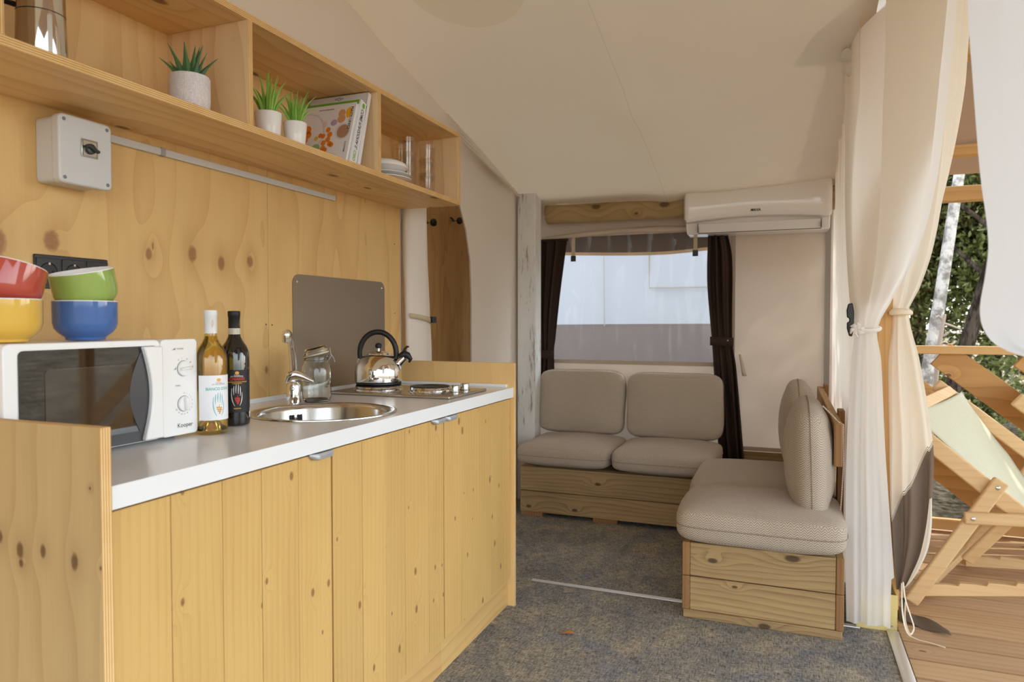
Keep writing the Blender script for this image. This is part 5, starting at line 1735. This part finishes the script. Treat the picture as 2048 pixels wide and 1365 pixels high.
ct = thing('cushion_tie', 'thin fabric tie looping from the nearest back cushion over the rail', 'strap', (0.19, 2.96, 0.5))
MB().tube([V((0.135, 2.985, 0.845)), V((0.165, 2.975, 0.815)), V((0.192, 2.965, 0.786)), V((0.209, 2.962, 0.778)), V((0.211, 2.962, 0.62)), V((0.207, 2.964, 0.52)), V((0.203, 2.960, 0.445))], 0.0035, 6, flat=0.4).build('tape', m_uph, ct)

# dry leaf on the carpet
lf = MB()
lf.grid(lambda s, t: V((-0.755 + (t - 0.5) * 0.055 + 0.004 * s, 2.487 + (s - 0.5) * 0.022 * math.sin(PI * min(0.98, max(0.02, t))) + (t - 0.5) * 0.016, 0.0015 + 0.009 * (abs(s - 0.5) * 2) ** 1.5 * math.sin(PI * t) + 0.004 * t)), 6, 10)
tag(lf.build('dry_leaf', plain('dry_leaf_brown', (176, 112, 66), 0.7), fix=False, solid=0.0006, loc=(-0.755, 2.487, 0)), 'small dry brown leaf lying on the carpet', 'leaf')

# ================================================================== DOOR CURTAINS
sc_ = thing('sheer_curtain', 'white sheer curtain tied at the door post beside the near sofa', 'curtain', (0.30, 2.96, 0.02))
Lf = curve([(-0.02, (0.215, 3.42, 2.60)), (0.12, (0.222, 3.25, 2.20)), (0.24, (0.222, 3.19, 1.88)), (0.36, (0.222, 3.13, 1.56)), (0.48, (0.232, 3.06, 1.27)), (0.535, (0.246, 3.00, 1.145)), (0.59, (0.234, 2.98, 1.02)), (0.73, (0.220, 2.945, 0.68)), (0.88, (0.219, 2.93, 0.30)), (1, (0.226, 2.928, 0.028))])
Rf = curve([(-0.02, (0.425, 1.98, 2.45)), (0.12, (0.415, 2.06, 2.05)), (0.24, (0.402, 2.11, 1.78)), (0.36, (0.385, 2.22, 1.52)), (0.44, (0.372, 2.46, 1.37)), (0.49, (0.355, 2.78, 1.265)), (0.535, (0.322, 2.97, 1.15)), (0.59, (0.334, 2.96, 1.03)), (0.73, (0.350, 2.94, 0.69)), (0.88, (0.373, 2.925, 0.32)), (1, (0.373, 2.915, 0.03))])
dr = drape(Lf, Rf, 2.2, lambda q: (0.030 if q < 0.5 else 0.0085) * (0.18 + min(1.0, abs(q - 0.535) * 3.2)), 130, 90, seed=0.7)
dr.build('cloth', m_sheer, sc_, fix=False)
# inner second layer of folds, hangs a little behind
Lf2 = curve([(0, (0.252, 3.01, 1.15)), (0.2, (0.243, 3.005, 0.9)), (1, (0.24, 2.985, 0.10))])
Rf2 = curve([(0, (0.318, 2.99, 1.15)), (0.5, (0.36, 2.985, 0.62)), (1, (0.392, 2.98, 0.20))])
drape(Lf2, Rf2, 2.5, lambda q: 0.010 * min(1.0, 0.2 + q), 70, 50, seed=4.0).build('inner_layer', m_sheer, sc_, fix=False)
MB().tube([V((0.285 + 0.046 * math.cos(a), 2.985 + 0.030 * math.sin(a), 1.148 + 0.008 * math.sin(a))) for a in [2 * PI * i / 28 for i in range(28)]], 0.0075, 8, closed=True).build('tie_band', m_sheer, sc_)
kn = MB()
for k in range(6):
    a = k * 1.1
    kn.tube([V((0.248, 2.958, 1.145)), V((0.248 + 0.018 * math.cos(a), 2.945, 1.145 + 0.02 * math.sin(a))), V((0.250 + 0.026 * math.cos(a + 0.4), 2.950, 1.142 + 0.026 * math.sin(a + 0.4)))], [0.008, 0.007, 0.003], 8)
kn.build('tie_knot', m_sheer, sc_)
# bunched heading at the top left of the sheer
hdg = MB()
for k in range(5):
    hdg.lathe((0.222 + 0.008 * math.sin(k * 2), 3.18 - 0.01 * k, 2.42 - 0.058 * k), [(0.0, -0.03), (0.02, -0.022), (0.032, -0.002), (0.026, 0.018), (0.0, 0.032)], 7, Matrix.Rotation(k * 1.3, 3, 'X'), cap0=False, cap1=False)
hdg.build('bunched_heading', m_sheer, sc_, smooth=60)

cc = thing('cream_curtain', 'cream canvas door curtain with brown lower band gathered outside', 'curtain', (0.43, 3.07, 0.1))
Lf = curve([(0, (0.440, 2.62, 2.42)), (0.25, (0.430, 2.78, 1.84)), (0.47, (0.385, 3.06, 1.34)), (0.525, (0.387, 3.10, 1.215)), (0.61, (0.373, 3.10, 1.02)), (0.755, (0.377, 3.10, 0.69)), (0.86, (0.384, 3.10, 0.44)), (0.935, (0.400, 3.10, 0.27)), (1, (0.418, 3.08, 0.125))])
Rf = curve([(0, (0.455, 2.05, 2.40)), (0.17, (0.446, 2.235, 2.03)), (0.28, (0.443, 2.30, 1.79)), (0.36, (0.443, 2.42, 1.61)), (0.45, (0.443, 2.63, 1.405)), (0.50, (0.444, 2.88, 1.29)), (0.525, (0.436, 3.05, 1.215)), (0.61, (0.474, 3.03, 1.02)), (0.745, (0.518, 3.00, 0.714)), (0.82, (0.520, 3.00, 0.545)), (0.90, (0.508, 3.00, 0.354)), (0.96, (0.468, 3.02, 0.215)), (1, (0.432, 3.05, 0.125))])
full = drape(Lf, Rf, 2.3, lambda q: (0.022 if q < 0.5 else 0.014) * (0.15 + min(1.0, abs(q - 0.525) * 3.5)) * (0.4 + 0.6 * min(1, (1.02 - q) * 7)), 96, 100, seed=2.2)
n = NT('cream_and_brown_canvas')
px_, py_, pz_ = n.sep(n.pos())[:3]
bord = n.m('ADD', 0.345, n.m('MULTIPLY', n.m('SUBTRACT', px_, 0.375), 2.65))       # the sewn edge rises towards the outer side
k_ = n.m('SUBTRACT', pz_, bord)
isb = n.m('SUBTRACT', 1.0, n.smooth(k_, -0.001, 0.001))
st1 = n.m('LESS_THAN', n.m('ABSOLUTE', n.m('SUBTRACT', n.m('ABSOLUTE', n.m('SUBTRACT', k_, 0.010)), 0.005)), 0.0016)
w_ = n.noise(n.pos(), 900.0, 2.0)
cr = n.mix(w_, lin((252, 245, 232)), lin((250, 241, 224)))
brn = n.mix(w_, lin((146, 129, 115)), lin((132, 115, 101)))
col = n.mix(isb, cr, brn)
col = n.mix(st1, col, lin((70, 62, 58)))
hemz = n.m('SUBTRACT', n.m('MULTIPLY', n.m('SUBTRACT', px_, 0.395), 2.9), n.m('SUBTRACT', pz_, 0.10))
d_ = n.node('ShaderNodeBsdfDiffuse', {'Color': col})
t_ = n.node('ShaderNodeBsdfTranslucent', {'Color': col})
fac = n.m('MULTIPLY_ADD', n.m('SUBTRACT', 1.0, isb), 0.42, 0.06)
mx_ = n.node('ShaderNodeMixShader', {0: fac, 1: d_.outputs[0], 2: t_.outputs[0]})
n.t.links.new(mx_.outputs[0], n.out.inputs[0])
full.build('cloth', n.mat, cc, fix=False)
# turned back hem at the lower outer corner
hemc = MB()
hc = [V((0.512, 2.985, 0.52)), V((0.512, 2.975, 0.42)), V((0.500, 2.965, 0.33)), V((0.474, 2.965, 0.255)), V((0.452, 2.972, 0.205)), V((0.434, 2.985, 0.175))]
hf = curve([(i / 5, p) for i, p in enumerate(hc)])
hemc.grid(lambda s, t: hf(t) + V((-0.055 * s * math.sin(PI * min(1, 0.12 + t)), -0.012 * math.sin(PI * s), 0.014 * s)) if False else hf(t) + V((-0.028 * s * math.sin(PI * (0.08 + 0.84 * t)), -0.010 * math.sin(PI * s), -0.030 * s * math.sin(PI * (0.08 + 0.84 * t)))), 6, 24)
hemc.build('turned_hem', m_cream, cc, fix=False)
MB().tube([V((0.412 + 0.026 * math.cos(a), 3.075 + 0.026 * math.sin(a), 1.212)) for a in [2 * PI * i / 28 for i in range(28)]], 0.011, 8, closed=True, flat=1.6).build('tie_band', m_cream, cc)
cordp = [V((0.428, 3.02, 0.175)), V((0.432, 2.99, 0.12)), V((0.446, 2.97, 0.07)), V((0.456, 2.95, 0.03)), V((0.440, 2.93, 0.012)), V((0.428, 2.96, 0.05)), V((0.432, 2.99, 0.11))]
cf2 = curve([(i / 6, p) for i, p in enumerate(cordp)])
MB().tube([cf2(i / 30) for i in range(31)], 0.0042, 6, flat=0.4).build('tie_cord', m_cream, cc)
cordp = [V((0.424, 3.02, 0.17)), V((0.420, 2.97, 0.08)), V((0.430, 2.93, 0.02)), V((0.456, 2.91, 0.006)), V((0.500, 2.90, 0.003)), V((0.545, 2.88, 0.002))]
cf3 = curve([(i / 5, p) for i, p in enumerate(cordp)])
MB().tube([cf3(i / 30) for i in range(31)], 0.0055, 6, flat=0.3).build('tie_cord', m_cream, cc)
MB().tube([V((0.424, 3.0, 0.12)), V((0.428, 2.99, 0.03))], 0.008, 8).build('cord_toggle', m_buckle, cc)

# brown ground flap of the tent lying on the deck
gf = MB()
gf.grid(lambda s, t: V((lerp(0.425, 0.585, t) - 0.01 * s, lerp(3.13, 3.02, t) + (s - 0.5) * 0.12 * (1 - 0.55 * t), 0.002 + 0.035 * math.sin(PI * s) * (1 - 0.6 * t) + 0.006 * math.sin(9 * t + 3 * s))), 12, 20)
tag(gf.build('ground_flap', m_brownband, fix=False, solid=0.002, loc=(0.5, 3.08, 0.0)), 'brown canvas ground flap folded on the deck below the cream curtain', 'canvas flap')

# black clip holding the sheer
ck = thing('door_clip', 'black plastic clip beside the knot of the sheer curtain', 'clip', (0.222, 3.0, 1.12))
MB().prism([(-0.010, 0.125), (0.004, 0.128), (0.010, 0.095), (0.010, 0.03), (0.004, -0.002), (-0.006, 0.0), (-0.014, 0.030), (-0.014, 0.052), (-0.006, 0.056), (-0.006, 0.068), (-0.014, 0.072), (-0.016, 0.100)], lambda a, b, d: V((0.232 + a, d, 1.118 + b)), 2.985, 3.01).build('clip_body', m_buckle, ck, bevel=0.003)

# white voile bundle close to the camera
nv = thing('voile_curtain', 'white voile curtain bundled up in the near right corner', 'curtain', (0.36, 1.15, 1.1))
edge = curve([(0.0, (0.30, 1.46, 2.45)), (0.35, (0.285, 1.415, 1.95)), (0.5, (0.28, 1.400, 1.72)), (0.6, (0.28, 1.358, 1.58)), (0.72, (0.28, 1.296, 1.41)), (0.80, (0.28, 1.240, 1.30)), (0.845, (0.28, 1.252, 1.25)), (0.89, (0.28, 1.283, 1.20)), (0.925, (0.28, 1.278, 1.165)), (0.96, (0.28, 1.235, 1.138)), (1.0, (0.29, 1.13, 1.118))])


def vf(s, t):
    e = edge(t)
    far = V((0.44, 0.70, e.z))
    p = e.lerp(far, s)
    h1 = (far - e)
    n2 = V((h1.y, -h1.x, 0)).normalized()
    if n2.x > 0:
        n2 = -n2
    fold = 0.008 * math.sin(16 * s + 5 * t) + 0.004 * math.sin(31 * s - 3 * t)
    end = max(0.0, (t - 0.86) / 0.14)
    p = p + n2 * ((0.045 * math.sin(PI * s) + fold * min(1, 6 * s)) * (1 - 0.5 * end)) 
    return p + V((0.05 * end ** 3, 0, 0.0))


MB().grid(vf, 72, 90).build('bundle', m_nearcurt, nv, fix=False)

# ================================================================== DECK: RAILING AND DECKCHAIR
RY = 4.50
rg = thing('deck_railing', 'timber deck railing with broad diagonal boards beyond the deckchair', 'railing', (1.6, RY, 0))
MB().box(0.44, 3.35, RY - 0.05, RY + 0.05, 0.992, 1.036).build('top_rail', m_larch_x, rg, bevel=0.004)
MB().box(0.44, 3.35, RY - 0.02, RY + 0.02, 0.010, 0.070).build('bottom_rail', m_larch_x, rg, bevel=0.004)
for xx in (0.44, 2.0, 3.26):
    MB().box(xx, xx + 0.09, RY - 0.045, RY + 0.045, -0.10, 0.992).build('rail_post', m_larch_z, rg, bevel=0.004)
m_diag = wood('larch_diagonal', (214, 164, 100), (178, 124, 66), 'x', 'z', ring=10.0, ringamp=0.5, rknots=0.2, rough=0.55, warp=0.6, var=0.08, knotc=(122, 78, 42), kscale=(5.0, 8.0))
sl = -0.80
for k in range(7):
    xa = 0.02 + k * 0.39          # where the board's centre line meets the top rail
    za, zb = 0.992, 0.07
    x0, x1 = xa, xa + (zb - za) / sl
    p0, p1 = V((x0, RY, za)), V((x1, RY, zb))
    # clip boards that would start left of the first post
    if x0 < 0.5:
        p0 = V((0.5, RY, za + (0.5 - x0) * sl))
    if x1 > 3.3:
        p1 = V((3.3, RY, za + (3.3 - x0) * sl))
    MB().bar(p0, p1, 0.026, 0.150, side=(0, 1, 0)).build('diagonal_board', m_diag, rg, bevel=0.003)
    
dc = thing('deckchair', 'beech deckchair with pale canvas sling standing on the deck', 'deckchair', (0.8, 3.55, 0))
NYC, FYC = 3.30, 3.86
SD = (0, 1, 0)


def rail(p0, p1, h=0.062, w=0.030, name='side_rail', round_=True, parent=None):
    o = MB().bar(p0, p1, w, h, side=SD).build(name, m_chair, parent or dc, bevel=0.008 if round_ else 0.003, seg=3)
    return o


# back frame
rail((0.405, NYC, 0.800), (1.15, NYC, 0.178), 0.068, name='back_rail')
rail((0.668, FYC, 0.872), (1.42, FYC, 0.262), 0.060, name='back_rail')
MB().bar((0.455, NYC, 0.790), (0.735, FYC, 0.842), 0.050, 0.028, side=(0.8, 0, -0.65)).build('top_bar', m_chair, dc, bevel=0.006)
# sling
sling = MB()
sa = curve([(0, V((0.47, NYC + 0.02, 0.775))), (0.35, V((0.70, NYC + 0.02, 0.565))), (0.7, V((0.95, NYC + 0.02, 0.32))), (1, V((1.25, NYC + 0.02, 0.30)))])
sb_ = curve([(0, V((0.772, FYC - 0.02, 0.805))), (0.2, V((0.815, FYC - 0.04, 0.735))), (0.5, V((0.95, FYC - 0.03, 0.555))), (0.75, V((1.10, FYC - 0.02, 0.40))), (1, V((1.50, FYC - 0.02, 0.36)))])
sling.grid(lambda s, t: sa(t).lerp(sb_(t), s) + V((0, 0, 0.035 * (1 - t) - 0.02 * math.sin(PI * s))), 14, 40)
n = NT('sling_canvas')
w1 = n.noise(n.vm('MULTIPLY', n.pos(), (30.0, 420.0, 30.0)), 1.0, 3.0)
n.bsdf(n.mix(w1, lin((214, 210, 186)), lin((186, 182, 154))), 0.85, spec=0.2)
sling.build('canvas_sling', n.mat, dc, fix=False, solid=0.003)
# legs, arms, supports
for yy, ox, oz in ((NYC - 0.032, 0.0, 0.0), (FYC + 0.032, 0.30, 0.0)):
    near = yy < 3.5
    lg_ = rail((0.490 + ox, yy, 0.014), (0.800 + ox, yy, 0.545), 0.058, 0.026, 'leg_rail')
    if near:
        for (bx, bz, by) in ((0.785, 0.516, yy - 0.013),):
            MB().lathe((bx, by, bz), [(0.0085, 0), (0.008, 0.003), (0.004, 0.005)], 16, Matrix.Rotation(R(90), 3, 'X')).build('bolt', m_chrome, lg_)
        ar = rail((0.668, yy - 0.028, 0.390), (1.22, yy - 0.028, 0.415), 0.048, 0.026, 'arm_rest')
        MB().lathe((0.697, yy - 0.041, 0.391), [(0.0085, 0), (0.008, 0.003), (0.004, 0.005)], 16, Matrix.Rotation(R(90), 3, 'X')).build('bolt', m_chrome, ar)
        rail((0.845, yy + 0.05, 0.385), (0.715, yy + 0.14, 0.170), 0.048, 0.024, 'arm_support')
    else:
        rail((0.95, yy, 0.40), (1.5, yy, 0.42), 0.048, 0.026, 'arm_rest')
MB().bar((0.510, NYC - 0.01, 0.035), (0.800, FYC + 0.01, 0.085), 0.032, 0.046, side=(0, 0, 1)).build('cross_bar', m_chair, dc, bevel=0.005)


def notched(y, p0, p1, name):
    """base rail with a row of notches along its upper edge"""
    p0, p1 = V(p0), V(p1)
    L = (p1 - p0).length
    dx = (p1 - p0).normalized()
    up = V((-dx.z, 0, dx.x))
    top = []
    nn = 5
    for i in range(nn + 1):
        a = L * (0.18 + 0.70 * i / nn)
        top += [(a - 0.035, 0.024), (a, 0.017), (a + 0.008, 0.030)]
    poly = [(0, -0.024), (L, -0.024), (L, 0.024)] + [q for q in top[::-1] if q[0] < L] + [(0.02, 0.026), (0, 0.010)]
    MB().prism(poly, lambda a, b, d: p0 + dx * a + up * b + V((0, d, 0)), -0.012, 0.012).build(name, m_chair, dc, bevel=0.002)


notched(NYC, (0.545, NYC + 0.03, 0.050), (1.25, NYC + 0.03, 0.150), 'notched_rail')
notched(FYC, (0.800, FYC - 0.02, 0.040), (1.55, FYC - 0.02, 0.085), 'notched_rail')

# a second deckchair, mostly outside the frame
dc2 = dc.copy()
COL.objects.link(dc2)
dc2.location = dc.location + V((0.595, 0.585, 0.012))
ORG[dc2.name] = V(dc2.location)
dc['group'] = dc2['group'] = 'beech deckchairs on the deck'
dc['label'] = 'beech deckchair with pale canvas sling nearest the tent door'
dc2['label'] = 'second beech deckchair cut off by the right edge beside the railing'
for ch in list(dc.children):
    c2 = ch.copy()
    COL.objects.link(c2)
    c2.parent = dc2
    for g in list(ch.children):
        g2 = g.copy()
        COL.objects.link(g2)
        g2.parent = c2

# ================================================================== OUTSIDE
# neighbouring tent seen through the window
nt_ = thing('neighbouring_tent', 'white safari tent with brown lower band seen through the window', 'tent', (-1.2, 6.6, -0.4))
m_ntw = cloth('neighbour_white_canvas', (212, 215, 220), 0.25, rgb2=(206, 209, 216))
MB().grid(lambda s, t: V((lerp(-6.0, 0.15, s), 6.5 + 0.02 * math.sin(9 * s + 2 * t), lerp(1.125, 2.55, t))), 40, 8).build('wall_canvas', m_ntw, nt_, fix=False)
MB().grid(lambda s, t: V((lerp(-6.0, 0.15, s), 6.49 + 0.02 * math.sin(9 * s), lerp(-0.45, 1.135 - 0.012 * math.sin(5 * s), t))), 40, 4).build('brown_band', cloth('neighbour_brown_band', (150, 138, 132), 0.1), nt_, fix=False)
MB().grid(lambda s, t: V((lerp(-6.3, 0.45, s), lerp(6.1, 9.2, t), lerp(2.35, 3.6, t))), 10, 6).build('roof', m_porch, nt_, fix=False)
MB().grid(lambda s, t: V((0.15, lerp(6.5, 9.5, s), lerp(-0.45, 2.6, t))), 10, 6).build('side_canvas', m_ntw, nt_, fix=False)
MB().tube([V((-1.18, 6.475, 1.80)), V((-1.18, 6.475, 1.475)), V((0.0, 6.475, 1.478))], 0.010, 6, flat=0.5).build('window_seam', cloth('neighbour_seam', (216, 206, 186), 0.2), nt_)
MB().tube([V((-1.62, 6.475, 2.5)), V((-1.60, 6.475, 1.12))], 0.005, 6).build('sewn_seam', cloth('neighbour_seam2', (216, 210, 200), 0.2), nt_)

# trees and shrubs
def bark(name, c1, c2, sc=(6.0, 6.0, 2.0)):
    n = NT(name)
    a = n.noise(n.vm('MULTIPLY', n.pos(), sc), 1.0, 5.0, 0.7)
    n.bsdf(n.mix(n.smooth(a, 0.40, 0.62), lin(c1), lin(c2)), 0.9, normal=n.bump(a, 0.6, 0.03), spec=0.15)
    return n.mat


m_birch = bark('pale_bark', (150, 142, 134), (232, 226, 218), (10.0, 10.0, 9.0))
m_dbark = bark('dark_bark', (46, 38, 32), (104, 90, 78), (20.0, 20.0, 5.0))
m_twig = plain('bare_twig', (186, 170, 156), 0.9)


def foliage_mat(name, c1, c2, c3):
    n = NT(name)
    g = n.node('ShaderNodeNewGeometry')
    rp = n.noise(n.pos(), 9.0, 2.0)
    wn = n.node('ShaderNodeTexWhiteNoise', {0: n.vm('SNAP', n.pos(), (0.07, 0.07, 0.07))}, noise_dimensions='3D').outputs[0]
    col = n.ramp(n.m('ADD', n.m('MULTIPLY', rp, 0.45), n.m('MULTIPLY', wn, 0.55)), [(0.2, lin(c1)), (0.5, lin(c2)), (0.8, lin(c3))])
    d = n.node('ShaderNodeBsdfPrincipled', {'Base Color': col, 'Roughness': 0.35, 'Specular IOR Level': 0.5})
    t = n.node('ShaderNodeBsdfTranslucent', {'Color': col})
    mx = n.node('ShaderNodeMixShader', {0: 0.4, 1: d.outputs[0], 2: t.outputs[0]})
    n.t.links.new(mx.outputs[0], n.out.inputs[0])
    return n.mat


fm = [foliage_mat('foliage_olive', (66, 74, 40), (122, 130, 68), (196, 198, 128)), foliage_mat('foliage_green', (60, 78, 36), (114, 140, 62), (196, 210, 118)), foliage_mat('foliage_brownish', (82, 76, 46), (138, 130, 78), (200, 190, 132))]


def crown(center, rad, count, size, seed):
    rg_ = random.Random(seed)
    vs, fs = [], []
    blobs = []
    for k in range(14):
        a, b = rg_.uniform(0, 2 * PI), rg_.uniform(-1, 1)
        r = rg_.random() ** 0.4
        q = V((math.cos(a) * math.sqrt(1 - b * b) * r, math.sin(a) * math.sqrt(1 - b * b) * r, b * r))
        blobs.append((V((q.x * rad[0], q.y * rad[1], q.z * rad[2])), rg_.uniform(0.28, 0.5)))
    for i in range(count):
        bc, br = blobs[rg_.randrange(len(blobs))]
        p = V(center) + bc + V((rg_.gauss(0, 1) * rad[0] * br * 0.55, rg_.gauss(0, 1) * rad[1] * br * 0.55, rg_.gauss(0, 1) * rad[2] * br * 0.55))
        n1 = V((rg_.gauss(0, 1), rg_.gauss(0, 1), rg_.gauss(0, 1) + 0.6)).normalized()
        t1 = n1.orthogonal().normalized()
        t1.rotate(Matrix.Rotation(rg_.uniform(0, 6.28), 3, n1))
        t2 = n1.cross(t1)
        s = size * rg_.uniform(0.6, 1.4)
        o = len(vs)
        vs += [p - t1 * s, p + t2 * s * 0.45 + n1 * s * 0.12, p + t1 * s, p - t2 * s * 0.45 + n1 * s * 0.12]
        fs.append((o, o + 1, o + 2, o + 3))
    return MB().add(vs, fs)


def tree(label, base, top, r0, cc_, rad, count, size, fmat, bmat, seed, name='tree', group='trees beyond the railing'):
    t = thing(name, label, 'tree' if name == 'tree' else 'shrub', base, group)
    b, e = V(base), V(top)
    pts = [b.lerp(e, i / 10) + V((0.05 * math.sin(i * 1.1 + seed), 0.05 * math.cos(i * 0.9 + seed), 0)) * (r0 / 0.08) * 0.35 * (i / 10) for i in range(11)]
    tk = MB().tube(pts, [r0 * (1 - 0.055 * i) for i in range(11)], 14)
    rg_ = random.Random(seed)
    for k in range(5 if name == 'tree' else 3):
        i = rg_.randrange(4, 10)
        a = rg_.uniform(0, 6.28)
        q = pts[i] + V((math.cos(a), math.sin(a), 0.8)) * rad[0] * 0.55
        tk.tube([pts[i], pts[i].lerp(q, 0.5) + V((0, 0, 0.05)), q], [r0 * 0.35, r0 * 0.22, r0 * 0.08], 8)
    tk.build('trunk', bmat, t)
    fo = crown(cc_, rad, count, size, seed).build('crown', fmat, t, smooth=0, fix=False)
    fo['kind'] = 'stuff'
    return t


tree('pale barked leaning tree trunk seen just right of the cream curtain', (1.00, 7.0, -0.45), (1.62, 7.0, 4.4), 0.062, (1.9, 7.3, 4.9), (1.2, 0.9, 0.9), 2600, 0.06, fm[1], m_birch, 11)
tree('dark barked tree leaning behind the railing near the voile curtain', (1.30, 8.0, -0.4), (2.35, 8.1, 3.6), 0.085, (2.6, 8.6, 3.4), (1.3, 0.9, 1.4), 10000, 0.042, fm[0], m_dbark, 12)
tree('dense olive green tree filling the background behind the dark trunk', (2.4, 10.5, -0.3), (2.6, 10.5, 4.2), 0.12, (2.3, 10.3, 2.6), (1.7, 1.1, 2.1), 26000, 0.048, fm[0], m_dbark, 13)
tree('bushy green tree left of centre in the background foliage', (0.9, 10.8, -0.3), (1.0, 10.8, 4.2), 0.11, (1.2, 10.6, 2.8), (1.3, 1.0, 2.0), 18000, 0.048, fm[2], m_dbark, 14)
tree('tall green tree at the right of the background foliage', (4.4, 10.0, -0.3), (4.5, 10.2, 4.4), 0.12, (4.2, 10.2, 3.0), (1.6, 1.1, 2.2), 12000, 0.055, fm[1], m_dbark, 15)
for k, (bx, by) in enumerate(((0.2, 13.0), (2.0, 13.4), (3.8, 13.2), (5.8, 13.0), (7.6, 11.6))):
    tree(['far tree at the left end of the forest edge', 'far tree second from the left in the forest edge', 'far tree in the middle of the forest edge', 'far tree second from the right in the forest edge', 'far tree at the right end of the forest edge'][k], (bx, by, -0.3), (bx + 0.2, by, 5.0), 0.14, (bx, by, 2.9), (1.5, 0.9, 2.9), 10000, 0.085, fm[k % 3], m_dbark, 50 + k, group='trees of the far forest edge')
for k, (bx, by, h, lab) in enumerate(((1.55, 6.6, 0.62, 'low leafy shrub directly behind the diagonal railing boards'), (2.6, 7.2, 0.8, 'taller leafy shrub farther right behind the railing'), (0.75, 8.6, 0.9, 'brownish shrub at the foot of the pale trunk'), (1.9, 9.0, 1.0, 'shaded shrub between the two visible trunks'))):
    tree(lab, (bx, by, -0.45), (bx + 0.1, by, -0.45 + h), 0.02, (bx, by, -0.45 + h * 0.75), (0.55, 0.45, h * 0.5), 1600, 0.045, fm[k % 3], m_twig, 30 + k, 'shrub', 'shrubs behind the railing')
# trees beside the deck that throw the dappled shade
tree('shade tree standing beside the deck', (5.6, 5.2, -0.45), (5.7, 5.2, 4.6), 0.12, (5.3, 5.0, 5.0), (2.2, 2.2, 1.5), 9000, 0.085, fm[1], m_dbark, 21, group='trees beside the deck')
tree('shade tree standing beyond the open front of the deck', (6.4, 1.6, -0.45), (6.2, 1.8, 4.6), 0.13, (5.6, 2.4, 5.2), (2.3, 2.4, 1.6), 9000, 0.085, fm[0], m_dbark, 22, group='trees beside the deck')
# bare sapling with forked twigs
bs = thing('bare_sapling', 'bare pale sapling with forked twigs behind the top rail', 'sapling', (0.98, 6.0, -0.45))
MB().tube([V((0.98, 6.0, -0.45)), V((1.02, 6.0, 0.4)), V((1.06, 6.0, 1.0)), V((1.09, 6.0, 1.22))], [0.022, 0.018, 0.015, 0.012], 8).build('stem', m_twig, bs)
for (a, b, c) in (((1.07, 6.0, 1.16), (1.13, 6.0, 1.14), (1.20, 6.02, 1.11)), ((1.08, 6.0, 1.18), (1.05, 6.0, 1.21), (1.03, 5.98, 1.20)), ((1.065, 6.0, 1.06), (1.10, 6.0, 1.07), (1.13, 6.0, 1.10))):
    MB().tube([V(a), V(b), V(c)], [0.010, 0.008, 0.005], 7).build('twig', m_twig, bs)
